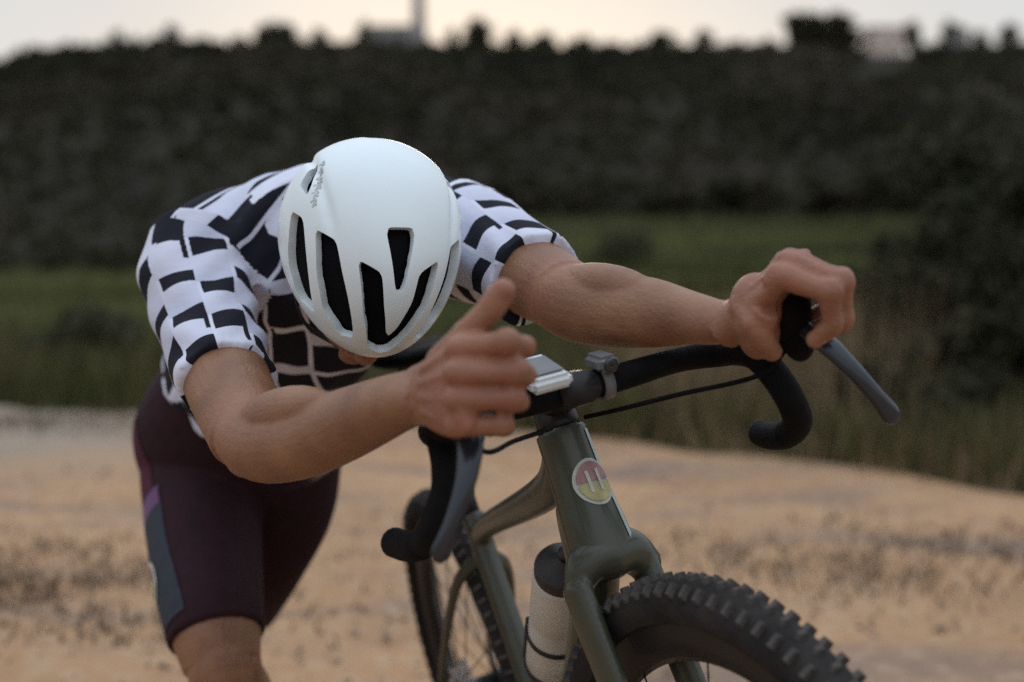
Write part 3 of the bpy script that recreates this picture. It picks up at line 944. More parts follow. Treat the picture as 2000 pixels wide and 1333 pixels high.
def wheel(name, C, steer, knob_objects):
    w = empty(name, (0, 0, 0), bike)
    RT = .345; RI = .290
    ax = Vector((0, 1, 0))
    def out(nm, bm, mat, sm=True): return fin(nm, bm, mat, w, steer, sm)
    # tyre section, widest .047
    bm = bmesh.new()
    prof = []
    for k in range(15):
        a = -2.25 + 4.5 * k / 14
        prof.append((RT - .0265 + .0265 * math.cos(a), .0275 * math.sin(a)))
    prof = prof + [(RI + .008, .010), (RI + .008, -.010), prof[0]]
    lathe(bm, prof, C, ax, 96); out('tyre', bm, M_RUBBER)
    bm = bmesh.new()
    lathe(bm, [(RI + .012, -.0155), (RI + .012, .0155), (RI - .008, .0150), (RI - .026, .009), (RI - .034, 0), (RI - .026, -.009), (RI - .008, -.0150), (RI + .012, -.0155)], C, ax, 96)
    out('rim', bm, M_CARBON)
    bm = bmesh.new()
    lathe(bm, [(.001, -.052), (.010, -.052), (.012, -.036), (.026, -.033), (.026, -.029), (.013, -.026), (.013, .026), (.026, .029), (.026, .033), (.012, .036), (.010, .052), (.001, .052)], C, ax, 24)
    out('hub', bm, M_CARBON)
    bm = bmesh.new()
    lathe(bm, [(.048, .0400), (.080, .0400), (.080, .0418), (.048, .0418), (.048, .0400)], C, ax, 48)
    for k in range(6):
        a = k * math.pi / 3
        box(bm, C + Vector((math.cos(a) * .034, .041, math.sin(a) * .034)), (.045, .0018, .006), Matrix.Rotation(-a - .5, 3, 'Y'))
    out('brake_rotor', bm, M_STEEL, False)
    for k in range(24):
        a = 2 * math.pi * k / 24; s = 1 if k % 2 else -1
        b = a + (.5 if (k // 2) % 2 else -.5)
        bm = bmesh.new()
        tube(bm, [C + Vector((math.cos(b) * .024, .031 * s, math.sin(b) * .024)), C + Vector((math.cos(a) * (RI - .028), .001 * s, math.sin(a) * (RI - .028)))], .0011, (0, 1, 0), 5)
        out('spoke', bm, M_CARBON)
    # tread: five rows of blocks
    proto = {}
    joined = bmesh.new()
    rows = [(0, 0.0, .0036, .0105, .0050), (.80, .5, .0036, .0150, .0056), (-.80, .5, .0036, .0150, .0056)]
    nst = 92
    for st in range(nst):
        for ri, (sec, ph, hx, hy, hz) in enumerate(rows):
            th = 2 * math.pi * (st + ph) / nst
            rr = RT - .0265 + .0270 * math.cos(sec); yy = .0280 * math.sin(sec)
            rad = Vector((math.cos(th), 0, math.sin(th)))
            nrm = (rad * math.cos(sec) + ax * math.sin(sec)).normalized()
            tan = ax.cross(rad).normalized()
            bi = nrm.cross(tan)
            m = Matrix((tan, bi, nrm)).transposed().to_4x4(); m.translation = C + rad * rr + ax * yy
            if knob_objects:
                if steer: m = STRW @ m
                if ri not in proto:
                    b2 = bmesh.new(); vs = box(b2, (0, 0, hz * .25), (hx * 1.9, hy * 1.1, hz * 1.7))
                    for v in vs:
                        if v.co.z > 0: v.co.x *= .8; v.co.y *= .82
                    mm = bpy.data.meshes.new('tread_block'); b2.to_mesh(mm); b2.free(); mm.materials.append(M_KNOB); proto[ri] = mm
                o = bpy.data.objects.new('tread_block', proto[ri]); COL.objects.link(o); o.parent = w
                o.matrix_local = m
            else:
                vs = bmesh.ops.create_cube(joined, size=1.0, matrix=m @ Matrix.Translation((0, 0, 0)) @ Matrix.Diagonal((hx * 1.9, hy * 1.0, hz * .9, 1)))
    if knob_objects: joined.free()
    else:
        o = out('tread', joined, M_KNOB, False); o['kind'] = 'stuff'
    return w


wheel('front_wheel', FA, 2, True)
wheel('rear_wheel', RA, False, False)

# cockpit
bm = bmesh.new()
lathe(bm, [(.001, 0), (.026, 0), (.026, .008), (.0255, .018), (.021, .036), (.021, .040), (.001, .040)], HTT, SU, 28)
fin('headset_spacer', bm, M_CARBON, steer=True)
bm = bmesh.new()
loft(bm, [k5(STT - SU * .022 + Vector((-.022, 0, 0)), .020, .021), k5(STT - SU * .004, .025, .024), k5(STT.lerp(CLAMP, .6), .019, .019), k5(CLAMP + Vector((-.005, 0, 0)), .025, .021), k5(CLAMP + Vector((.021, 0, .002)), .024, .018)], (0, 1, 0), 20, 20, power=.75)
stem = fin('stem', bm, M_CARBON, steer=True)
bm = bmesh.new(); lathe(bm, [(.001, .004), (.018, .004), (.0175, .010), (.006, .012), (.001, .009)], STT, SU, 20)
fin('top_cap', bm, M_STEEL, stem, True)
bm = bmesh.new()
def bar_side(s):
    o = CLAMP
    return [o + Vector(p) * 1 for p in ((0, .0, 0), (0, .06 * s, 0), (-.004, .12 * s, .001), (.0, .150 * s, .0), (.022, .174 * s, -.001), (.055, .180 * s, -.002), (.083, .185 * s, -.010), (.100, .192 * s, -.034), (.102, .202 * s, -.062), (.082, .217 * s, -.091), (.046, .222 * s, -.108), (.0, .227 * s, -.113), (-.032, .231 * s, -.111))]
for s in (1, -1):
    pts = bar_side(s)
    ks = []
    for i, p in enumerate(pts):
        r_ = .0165 if i > 1 else .0158
        ks.append(k5(p, r_ * (1.15 if 1 < i < 4 else 1), r_ * (.85 if 1 < i < 4 else 1)))
    loft(bm, ks, (1, 0, .3), 16, 60)
bar = fin('handlebar', bm, M_BLACK, steer=True, tilt=True)
for s in (1, -1):
    pts = bar_side(s)
    e0 = pts[-1]; d = (pts[-1] - pts[-2]).normalized()
    bm = bmesh.new(); lathe(bm, [(.001, -.002), (.0155, -.002), (.0155, .002), (.011, .0045), (.001, .005)], e0, d, 20)
    fin('bar_end_plug', bm, M_WHITEP, bar, True, True, True)
    # hood body with upright horn
    bm = bmesh.new()
    out_ = .022 if s > 0 else 0.0
    q = lambda a, b, c: CLAMP + Vector((a, (b + out_ * min(1, max(0, (a - .06) / .06))) * s, c))
    loft(bm, [k5(q(.062, .181, -.004), .017, .018), k5(q(.09, .180, .006), .0190, .022), k5(q(.12, .177, .014), .0185, .022), k5(q(.145, .173, .022), .0200, .022), k5(q(.160, .170, .036), .0232, .0235), k5(q(.165, .168, .050), .0225, .0220), k5(q(.166, .168, .059), .013, .013), k5(q(.166, .168, .062), .004, .004)], (0, 1, 0), 20, 40)
    ellipsoid(bm, q(.150, .178, .004), (.020, .017, .026))
    hood = fin('shifter_hood', bm, M_BLACK, bike, True, True, True)
    bm = bmesh.new()
    loft(bm, [k5(q(.164, .180, .014), .011, .009), k5(q(.186, .189, -.008), .0125, .007), k5(q(.197, .206, -.040), .0100, .0055), k5(q(.196, .226, -.072), .0092, .005), k5(q(.190, .242, -.096), .0112, .005), k5(q(.187, .248, -.104), .006, .004)], (0, 1, .2), 14, 30)
    fin('brake_lever', bm, M_LEVER, hood, True, True, True)
    bm = bmesh.new()
    tube(bm, [q(.13, .178, .0), q(.11, .15, -.025), CLAMP + Vector((.05, .10 * s, -.03)), CLAMP + Vector((.0, .05 * s, -.035)), HTT + Vector((.02, .026 * s, .01))], .0028, (0, 0, 1), 8, 30)
    fin('brake_hose', bm, M_BLACK, bike, True)
# computer and mount on the bar
bm = bmesh.new(); box(bm, CLAMP + Vector((.035, -.050, .030)), (.078, .048, .016), Matrix.Rotation(.30, 3, 'Y'))
bmesh.ops.bevel(bm, geom=bm.edges[:], offset=.005, segments=3, affect='EDGES')
comp = fin('bike_computer', bm, M_WHITEP, bike, True, False)
bm = bmesh.new(); box(bm, CLAMP + Vector((.0395, -.050, .0390)), (.050, .036, .001), Matrix.Rotation(.30, 3, 'Y'))
fin('computer_screen', bm, M_GREYP, comp, True, False)  # paler grey paints the sky's reflection into the screen
bm = bmesh.new(); tube(bm, [CLAMP + Vector((.0, -.05, .012)), CLAMP + Vector((.02, -.05, .020)), CLAMP + Vector((.035, -.050, .022))], .006, (0, 1, 0), 8, 8)
fin('computer_mount', bm, M_CARBON, comp, True)
bm = bmesh.new(); box(bm, CLAMP + Vector((.008, .036, .023)), (.044, .026, .018), Matrix.Rotation(.15, 3, 'Y'))
bmesh.ops.bevel(bm, geom=bm.edges[:], offset=.005, segments=3, affect='EDGES')
light = fin('front_light', bm, M_GREYP, bike, True, False)
bm = bmesh.new(); lathe(bm, [(.001, 0), (.008, 0), (.008, .004), (.006, .005), (.001, .004)], CLAMP + Vector((.0295, .036, .019)), (1, 0, -.15), 20)
fin('light_lens', bm, M_SCREEN, light, True)
bm = bmesh.new(); lathe(bm, [(.017, -.006), (.0205, -.006), (.0205, .006), (.017, .006), (.017, -.006)], CLAMP + Vector((0, .036, 0)), (0, 1, 0), 24)
fin('light_strap', bm, M_GREYP, light, True)

# seatpost, saddle
bm = bmesh.new(); tube(bm, [SEATC + Vector((-.01, 0, .03)), SEATC + Vector((-.085, 0, .235))], .0136, (0, 1, 0), 14, 6); fin('seatpost', bm, M_CARBON)
bm = bmesh.new()
sz = .935
loft(bm, [(-.325, 0, sz + .004, .040, .012), (-.30, 0, sz + .006, .066, .018), (-.26, 0, sz + .004, .070, .020), (-.20, 0, sz, .048, .018), (-.12, 0, sz, .024, .017), (-.07, 0, sz, .019, .015), (-.055, 0, sz - .004, .010, .008)], (0, 1, 0), 20, 36)
saddle = fin('saddle', bm, M_BLACK)
bm = bmesh.new()
for s in (1, -1): tube(bm, [(-.30, .03 * s, sz - .012), (-.26, .024 * s, sz - .034), (-.18, .022 * s, sz - .036), (-.09, .006 * s, sz - .012)], .0035, (0, 1, 0), 8, 20)
fin('saddle_rail', bm, M_STEEL, saddle)

# drivetrain
crank = empty('crankset', (0, 0, 0), bike)
bm = bmesh.new()
prof = []
lathe(bm, [(.062, -.047), (.080, -.047), (.080, -.044), (.062, -.044), (.062, -.047)], BBK, (0, 1, 0), 48)
for k in range(40):
    a = 2 * math.pi * k / 40
    box(bm, BBK + Vector((math.cos(a) * .082, -.0455, math.sin(a) * .082)), (.006, .0022, .005), Matrix.Rotation(-a, 3, 'Y'))
for k in range(4):
    a = k * math.pi / 2 + .4
    box(bm, BBK + Vector((math.cos(a) * .04, -.048, math.sin(a) * .04)), (.07, .006, .016), Matrix.Rotation(-a, 3, 'Y'))
bm_obj('chainring', bm, M_CARBON, crank, False)
ca = R(-62)
for s in (1, -1):
    d = Vector((math.cos(ca) * s, 0, math.sin(ca) * s)); side = .066 * s
    bm = bmesh.new()
    loft(bm, [k5(BBK + Vector((0, side, 0)), .015, .010), k5(BBK + d * .09 + Vector((0, side, 0)), .011, .008), k5(BBK + d * .172 + Vector((0, side * 1.1, 0)), .012, .009)], (0, 0, 1), 12, 10)
    bm_obj('crank_arm', bm, M_CARBON, crank)
    bm = bmesh.new()
    pc = BBK + d * .172 + Vector((0, side * 1.1 + .045 * s, 0))
    box(bm, pc, (.062, .058, .010)); tube(bm, [BBK + d * .172 + Vector((0, side * 1.1, 0)), pc], .007, (0, 0, 1), 10)
    bm_obj('pedal', bm, M_CARBON, crank, False)
bm = bmesh.new(); tube(bm, [BBK + Vector((0, -.062, 0)), BBK + Vector((0, .062, 0))], .015, (1, 0, 0), 14); bm_obj('axle', bm, M_STEEL, crank)
bm = bmesh.new()
for k in range(10):
    rr = .022 + k * .0035
    lathe(bm, [(rr - .006, -.050 + k * .0034), (rr, -.050 + k * .0034), (rr, -.0485 + k * .0034), (rr - .006, -.0485 + k * .0034), (rr - .006, -.050 + k * .0034)], RA, (0, 1, 0), 32)
fin('cassette', bm, M_STEEL)
bm = bmesh.new()
for a_, b_ in (((0, -.0455, .364), (-.42, -.0455, .39)), ((0, -.0455, .198), (-.40, -.0455, .25)), ((-.42, -.0455, .316), (-.38, -.0455, .28)), ((-.38, -.0455, .28), (-.40, -.0455, .25))):
    n_ = max(2, int((Vector(b_) - Vector(a_)).length / .0127))
    for k in range(n_):
        p = Vector(a_).lerp(Vector(b_), (k + .5) / n_)
        dv = (Vector(b_) - Vector(a_)); box(bm, p, (.0105, .0055, .0075), Matrix.Rotation(-math.atan2(dv.z, dv.x), 3, 'Y'))
fin('chain', bm, M_STEEL, sm=False)['kind'] = 'stuff'
bm = bmesh.new()
loft(bm, [k5(RA + Vector((0, -.062, -.02)), .012, .008), k5(RA + Vector((.02, -.060, -.055)), .014, .010), k5(RA + Vector((.02, -.050, -.10)), .010, .006)], (0, 1, 0), 12, 10)
for q_ in ((.04, -.0455, -.07), (.02, -.0455, -.10)):
    lathe(bm, [(.003, -.003), (.018, -.003), (.018, .003), (.003, .003), (.003, -.003)], RA + Vector(q_), (0, 1, 0), 20)
fin('rear_derailleur', bm, M_CARBON)
# front brake caliper on the left fork leg
bm = bmesh.new()
box(bm, FA + Vector((-.055, .054, .055)), (.05, .022, .034), Matrix.Rotation(.9, 3, 'Y'))
bmesh.ops.bevel(bm, geom=bm.edges[:], offset=.005, segments=2, affect='EDGES')
fin('brake_caliper', bm, M_CARBON, steer=2, sm=False)

# bottle in its cage on the down tube
st_d = (HTB - BBK).normalized(); st_n = Vector((-st_d.z, 0, st_d.x))
bm = bmesh.new()
cc = BBK + st_d * .225 + st_n * .092
for h_ in (.0, .075):
    lathe(bm, [(.0390, h_), (.0412, h_), (.0412, h_ + .008), (.0390, h_ + .008), (.0390, h_)], cc, st_d, 32)
for a_ in (-.9, .9):
    v_ = Vector((0, math.sin(a_), 0)) + st_n * math.cos(a_)
    tube(bm, [cc + v_ * .040 - st_d * .005, cc + v_ * .040 + st_d * .09], .004, (0, 1, 0), 8)
ellipsoid(bm, cc + st_n * .034 + st_d * .055 + Vector((0, .020, 0)), (.016, .012, .024))
tube(bm, [BBK + st_d * .26 + st_n * .032, BBK + st_d * .36 + st_n * .032], .008, (0, 1, 0), 8)
fin('bottle_cage', bm, M_CARBON)
wb = empty('water_bottle')
wb.matrix_world = BM @ (Matrix.Translation(cc - st_d * .004) @ st_d.to_track_quat('Z', 'Y').to_matrix().to_4x4())
tag(wb, 'translucent white water bottle with dark cap in the down tube cage', 'bottle')
bm = bmesh.new()
lathe(bm, [(.001, 0), (.036, 0), (.0385, .004), (.0385, .105), (.036, .113), (.036, .122), (.0385, .130), (.0385, .212), (.037, .218), (.033, .221), (.001, .222)], (0, 0, 0), (0, 0, 1), 40)
bm_obj('body', bm, M_BOTTLE, wb)
bm = bmesh.new()
lathe(bm, [(.001, .219), (.0365, .219), (.0372, .232), (.034, .238), (.024, .242), (.015, .246), (.013, .251), (.001, .252)], (0, 0, 0), (0, 0, 1), 40)
cp = bm_obj('cap', bm, M_CAP, wb)
bm = bmesh.new(); lathe(bm, [(.001, .248), (.007, .248), (.0075, .258), (.0095, .260), (.009, .266), (.001, .267)], (0, 0, 0), (0, 0, 1), 20)
bm_obj('nozzle', bm, M_CAP, cp)

# ------------------------------------------------------------------ the rider
FOOT = Vector((-.45, 2.45, 0))
person = empty('person', FOOT)
tag(person, 'cyclist in white helmet and checked jersey, head bowed, pushing a bicycle', 'person')


def V5(p, a, b): return (p.x, p.y, p.z, a, b)


sh_dir = np.array(P(935, 470, 1.93) - P(345, 515, 1.97)); sh_dir /= np.linalg.norm(sh_dir)
TORSO = [V5(P(452, 915, 2.42), .150, .115), V5(P(455, 850, 2.38), .158, .125), V5(P(488, 750, 2.31), .134, .112), V5(P(545, 640, 2.21), .145, .115),
         V5(P(597, 545, 2.11), .166, .122), V5(P(634, 490, 2.02), .172, .115), V5(P(655, 472, 1.95), .125, .088)]
ARM_R = [V5(P(408, 490, 1.96), .072, .078), V5(P(384, 545, 1.92), .061, .070), V5(P(408, 640, 1.85), .053, .059), V5(P(445, 750, 1.735), .050, .053),
         V5(P(490, 852, 1.635), .045, .048)]
FORE_R = [V5(P(482, 838, 1.645), .041, .044), V5(P(520, 864, 1.60), .045, .049), V5(P(590, 858, 1.55), .043, .049), V5(P(660, 836, 1.505), .039, .044),
          V5(P(740, 802, 1.438), .033, .036), V5(P(800, 778, 1.392), .027, .032), V5(P(842, 767, 1.365), .023, .033)]
ARM_L = [V5(P(890, 465, 1.96), .074, .078), V5(P(925, 478, 1.92), .066, .070), V5(P(985, 512, 1.85), .056, .060), V5(P(1050, 548, 1.77), .049, .052),
         V5(P(1105, 580, 1.70), .044, .047)]
FORE_L = [V5(P(1096, 578, 1.71), .040, .044), V5(P(1130, 592, 1.68), .046, .049), V5(P(1200, 605, 1.64), .044, .046), V5(P(1275, 612, 1.595), .039, .040),
          V5(P(1350, 622, 1.55), .029, .031), V5(P(1410, 630, 1.515), .0230, .0275), V5(P(1455, 618, 1.497), .021, .028)]
KN_R = Vector((-.435, 2.10, .405)); AN_R = Vector((-.425, 2.44, .115))
KN_L = Vector((-.500, 2.62, .365)); AN_L = Vector((-.630, 2.98, .140))
LEG_R = [V5(P(400, 850, 2.42), .105, .110), V5(P(396, 960, 2.36), .093, .100), V5(P(405, 1100, 2.26), .082, .090), V5(P(420, 1220, 2.17), .070, .078), V5(KN_R, .058, .062)]
SHIN_R = [V5(KN_R + Vector((0, .0, .02)), .055, .058), V5(KN_R.lerp(AN_R, .12), .054, .058), V5(KN_R.lerp(AN_R, .32) + Vector((0, .015, 0)), .052, .060), V5(KN_R.lerp(AN_R, .65), .040, .043), V5(AN_R, .032, .040)]
LEG_L = [V5(P(548, 880, 2.40), .100, .105), V5(P(548, 985, 2.46), .088, .094), V5(P(512, 1090, 2.53), .074, .080), V5(KN_L, .058, .060)]
SHIN_L = [V5(KN_L + Vector((0, 0, .02)), .054, .056), V5(KN_L.lerp(AN_L, .3) + Vector((0, .01, -.012)), .050, .056), V5(KN_L.lerp(AN_L, .65), .040, .042), V5(AN_L, .032, .038)]
REF_ARM = (0, -.5, 1)
REF_LEG = (1, 0, 0)


def rot_about(v, ax, ang): return Quaternion(ax, ang) @ v


def finger(bm, base, x, y, z, lens, rad, flex, spread=0.0, seg=12):
    """tapered three-bone finger rooted inside the palm; flexes from x towards -z"""
    d0 = (x * math.cos(spread) + y * math.sin(spread)).normalized()
    ax = d0.cross(-z).normalized()
    pts = [base - d0 * .012]
    dcur = d0
    joints = [base]
    ang = 0
    for Lb, fl in zip(lens, flex):
        ang += fl
        dcur = rot_about(d0, ax, ang)
        joints.append(joints[-1] + dcur * Lb)
    ks = [k5(base - d0 * .014, rad * 1.0, rad)]
    for i in range(3):
        a, b = joints[i], joints[i + 1]
        r0 = rad * (1 - .10 * i); r1 = rad * (1 - .10 * (i + 1))
        ks.append(k5(a, r0 * 1.04, r0 * 1.04))
        ks.append(k5(a.lerp(b, .35), r0 * .95, r0 * .95)); ks.append(k5(a.lerp(b, .7), r1 * .96, r1 * .96))
    tip = joints[-1]
    ks.append(k5(tip, rad * .72, rad * .68)); ks.append(k5(tip + dcur * rad * .45, rad * .35, rad * .3))
    C = [k[:3] for k in ks]
    loft(bm, ks, tuple(ax), seg, 34)
    # knuckle bumps
    ellipsoid(bm, joints[1] - (rot_about(-z, ax, flex[0] + flex[1] * .5)) * rad * .12, (rad * 1.05,) * 3, None, 10, 8)
    return joints, dcur, ax


def hand(bm, W, K, thumb_dir, left, flexes, thumb_pts, sc=1.0, spread=(.05, .01, -.03, -.08), fat=1.0, lk=(1, 1, 1)):
    x = (K - W).normalized()
    y = Vector(thumb_dir); y = (y - x * y.dot(x)).normalized()
    z = y.cross(x) if left else x.cross(y)
    q = lambda a, b, c: W + (x * a + y * b + z * c) * sc
    ks = [k5(q(-.012, 0, 0), .027 * sc, .020 * sc), k5(q(.012, 0, -.001), .030 * sc, .021 * sc), k5(q(.04, 0, -.001), .038 * sc, .0185 * sc), k5(q(.07, 0, .001), .0425 * sc, .0155 * sc), k5(q(.088, -.001, .001), .041 * sc, .0125 * sc), k5(q(.096, -.001, 0), .036 * sc, .008 * sc)]
    loft(bm, ks, tuple(y), 24, 20)
    # thenar and hypothenar pads
    loft(bm, [k5(q(.008, .012, -.012), .014 * sc, .012 * sc), k5(q(.03, .028, -.014), .020 * sc, .016 * sc), k5(q(.055, .034, -.010), .014 * sc, .012 * sc)], tuple(z), 14, 10)
    loft(bm, [k5(q(.01, -.018, -.010), .012 * sc, .012 * sc), k5(q(.035, -.026, -.012), .014 * sc, .014 * sc), k5(q(.065, -.028, -.008), .010 * sc, .010 * sc)], tuple(z), 14, 10)
    spec = [((.088, .031, .003), (.044, .027, .022), .0098), ((.092, .0105, .006), (.049, .031, .023), .0100), ((.088, -.0110, .004), (.045, .029, .023), .0094), ((.079, -.0315, -.001), (.035, .021, .020), .0084)]
    tips = []
    for (b, ln, rd), fx, sp in zip(spec, flexes, spread):
        j, d, ax = finger(bm, q(*b), x, y, z, [l * sc * m_ for l, m_ in zip(ln, lk)], rd * sc * fat, [R(a) for a in fx], sp)
        ellipsoid(bm, q(b[0] - .001, b[1], b[2] + .0045), (.0108 * sc,) * 3, None, 12, 8)
        tube(bm, [q(.03, b[1] * .55, b[2] * .3 + .0145), q(.055, b[1] * .75, b[2] * .5 + .0115), q(b[0], b[1], b[2] + .0085)], .0038 * sc, tuple(y), 8)
        tips.append((j[-2].lerp(j[-1], .62), d, rot_about(-z, ax, sum(R(a) for a in fx)) * -1, rd * sc * .8))
    tp = [Vector(p) for p in thumb_pts]
    rr = [.0155, .0128, .0115, .0092]
    ks = [k5(p, r_ * sc, r_ * sc) for p, r_ in zip(tp, rr)]
    d = (tp[-1] - tp[-2]).normalized()
    ks.insert(3, k5(tp[2].lerp(tp[3], .55), .0118 * sc, .0100 * sc))
    ks.append(k5(tp[-1] + d * .005, .004, .004))
    loft(bm, ks, tuple(z), 14, 30)
    ellipsoid(bm, tp[1], (.0138 * sc,) * 3, None, 12, 8)
    ellipsoid(bm, tp[2], (.0120 * sc,) * 3, None, 12, 8)
    return tips


body = bmesh.new()
loft(body, [tuple(np.array(k) - np.array([0, 0, 0, .014, .014])) for k in TORSO[:-1]] + [(*TORSO[-1][:3], .075, .055)], sh_dir, 32, 30)
loft(body, ARM_R, REF_ARM, 24, 26); loft(body, FORE_R, REF_ARM, 24, 30)
loft(body, ARM_L, REF_ARM, 24, 26); loft(body, FORE_L, REF_ARM, 24, 30)
loft(body, LEG_R, REF_LEG, 24, 26); loft(body, SHIN_R, REF_LEG, 24, 24)
loft(body, LEG_L, REF_LEG, 24, 26); loft(body, SHIN_L, REF_LEG, 24, 24)
# muscle forms: outer forearm, calf, deltoid
def bulge(a, b, t, off, r):
    p = a.lerp(b, t) + Vector(off)
    q = (b - a).to_track_quat('Z', 'Y').to_matrix()
    ellipsoid(body, p, r, q)
eR, wR = P(490, 850, 1.625), P(830, 772, 1.395)
bulge(eR, wR, .26, (-.006, -.012, .014), (.030, .030, .085)); bulge(eR, wR, .30, (.010, -.008, -.016), (.030, .030, .09))
eL, wL = P(1105, 580, 1.70), P(1425, 628, 1.51)
bulge(eL, wL, .25, (0, -.012, .018), (.030, .028, .080)); bulge(eL, wL, .30, (-.004, -.014, -.016), (.030, .030, .085))
ellipsoid(body, eR + Vector((-.002, -.012, -.022)), (.026, .026, .026)); ellipsoid(body, eL + Vector((-.010, -.014, -.018)), (.026, .026, .026))
ellipsoid(body, KN_R + Vector((0, -.012, .0)), (.050, .048, .07)); ellipsoid(body, KN_L + Vector((0, -.02, 0)), (.044, .04, .05))

# helmet frame = head frame
HC = P(724, 484, 1.75)
tc_ = (_eye - HC).normalized(); rt_ = Vector((0, 0, 1)).cross(tc_).normalized()
if rt_.x < 0: rt_ = -rt_
up_ = rt_.cross(-tc_).normalized()
if up_.z < 0: up_ = -up_
tl, yw, rl = R(30), R(18.5), R(6)
HU = tc_ * math.cos(tl) + up_ * math.sin(tl); HF = -up_ * math.cos(tl) + tc_ * math.sin(tl)
HU2 = HU * math.cos(yw) + rt_ * math.sin(yw); HL = rt_ * math.cos(yw) - HU * math.sin(yw); HU = HU2
qr = Quaternion(tc_, rl); HL, HF, HU = qr @ HL, qr @ HF, qr @ HU
hp = lambda a, b, c: HC + HL * a + HF * b + HU * c       # a: rider's left, b: face forward, c: crown
hrot = Matrix((HL, HF, HU)).transposed()
# skull, jaw, face
ellipsoid(body, hp(0, -.012, .005), (.076, .096, .085), hrot, 28, 18)
loft(body, [V5(hp(0, .030, .0), .066, .062), V5(hp(0, .038, -.045), .064, .058), V5(hp(0, .046, -.085), .054, .050), V5(hp(0, .058, -.118), .036, .034), V5(hp(0, .064, -.132), .018, .018)], tuple(HL), 24, 20)
loft(body, [V5(hp(0, .094, -.028), .009, .008), V5(hp(0, .106, -.050), .011, .012), V5(hp(0, .116, -.066), .015, .013), V5(hp(0, .104, -.076), .010, .008)], tuple(HL), 12, 12)
for s in (1, -1):
    ellipsoid(body, hp(.068 * s, .004, -.046), (.010, .019, .028), hrot, 12, 10)
    ellipsoid(body, hp(.030 * s, .088, -.022), (.020, .010, .008), hrot, 12, 8)
    ellipsoid(body, hp(.042 * s, .072, -.060), (.020, .018, .018), hrot, 12, 8)
ellipsoid(body, hp(0, .099, -.088), (.022, .008, .005), hrot, 12, 8)
ellipsoid(body, hp(0, .097, -.098), (.018, .008, .006), hrot, 12, 8)
ellipsoid(body, hp(0, .088, -.118), (.020, .014, .012), hrot, 12, 8)
NK = [V5(P(655, 480, 1.97), .075, .070), V5(Vector(P(655, 480, 1.97)).lerp(hp(0, -.03, -.06), .5), .060, .062), V5(hp(0, -.03, -.05), .058, .060)]
loft(body, NK, tuple(HL), 24, 14)
# feet inside shoes
for an, s in ((AN_R, 0), (AN_L, 1)):
    toe = an + (Vector((.03, -.17, -.07)) if s == 0 else Vector((.03, -.10, -.125)))
    loft(body, [V5(an + Vector((0, .03, -.02)), .028, .035), V5(an + Vector((0, -.02, -.03)), .033, .036), V5(an.lerp(toe, .6), .038, .026), V5(toe, .030, .015)], (1, 0, 0), 16, 14)

# hands
W_R, K_R = P(828, 770, 1.375), P(914, 754, 1.285)
tipsR = hand(body, W_R, K_R, (.12, -.05, 1), False,
             [(34, 84, 60), (52, 86, 55), (56, 86, 55), (60, 86, 55)],
             [P(862, 710, 1.350), P(912, 655, 1.308), P(958, 604, 1.293), P(990, 558, 1.288)], 1.10, (.09, .0, .01, .04), 1.21, (.94, 1, 1))
W_L, K_L = P(1430, 632, 1.505), P(1540, 533, 1.455)
tipsL = hand(body, W_L, K_L, (-.05, -1, .1), True,
             [(60, 68, 52), (62, 68, 54), (64, 68, 56), (66, 66, 58)],
             [P(1450, 596, 1.475), P(1474, 632, 1.450), P(1492, 664, 1.452), P(1512, 692, 1.466)], 1.08, (.04, .02, -.01, -.03), 1.30, (1.04, 1.16, 1.22))
ellipsoid(body, P(1476, 600, 1.478), (.028, .034, .036)); ellipsoid(body, P(1482, 650, 1.475), (.022, .028, .028))

bme = remesh(body, .0026, 14, 'body')
bco = coords(bme)
fl = np.zeros(len(bco))
for c_, r_ in ((K_R, .075), (P(985, 565, 1.29), .035), (K_L, .085), (eR, .05), (eL, .05), (hp(0, .1, -.08), .06)):
    fl = np.maximum(fl, np.clip(1.4 - np.linalg.norm(bco - np.array(c_), axis=1) / r_, 0, 1))
at_ = bme.attributes.new('flush', 'FLOAT', 'POINT'); at_.data.foreach_set('value', (fl * .48).astype(np.float32))
body_o = link('body', bme, M_SKIN, person, FOOT)
# finger nails
for tips in (tipsR, tipsL):
    for (p, d, nrm, r_) in tips:
        bm = bmesh.new()
        sx = d.cross(nrm).normalized()
        m = Matrix((sx, d, nrm)).transposed()
        ellipsoid(bm, p + nrm * r_ * .86, (r_ * .62, r_ * .8, r_ * .22), m, 12, 8)
        bm_obj('fingernail', bm, material('nail', (.52, .33, .26), .35, .03, 10) if 'nail' not in bpy.data.materials else bpy.data.materials['nail'], body_o, True, FOOT)
for s in (1, -1):
    bm = bmesh.new(); ellipsoid(bm, hp(.030 * s, .084, -.036), (.012, .012, .012), hrot); bm_obj('eye', bm, M_EYE, body_o, True, FOOT)

# hair under the helmet at the nape
bm = bmesh.new(); ellipsoid(bm, hp(0, -.022, .004), (.0795, .094, .083), hrot, 28, 18)
bm_obj('hair', bm, M_HAIR, person, True, FOOT)


# ---- jersey
def pad(keys, d): return [(k[0], k[1], k[2], k[3] + d, k[4] + d) for k in keys]


def fix_len(keys, t):
    K = cat_rom(keys, 40); m = max(2, int(len(K) * t))
    return [tuple(k) for k in K[:m]]


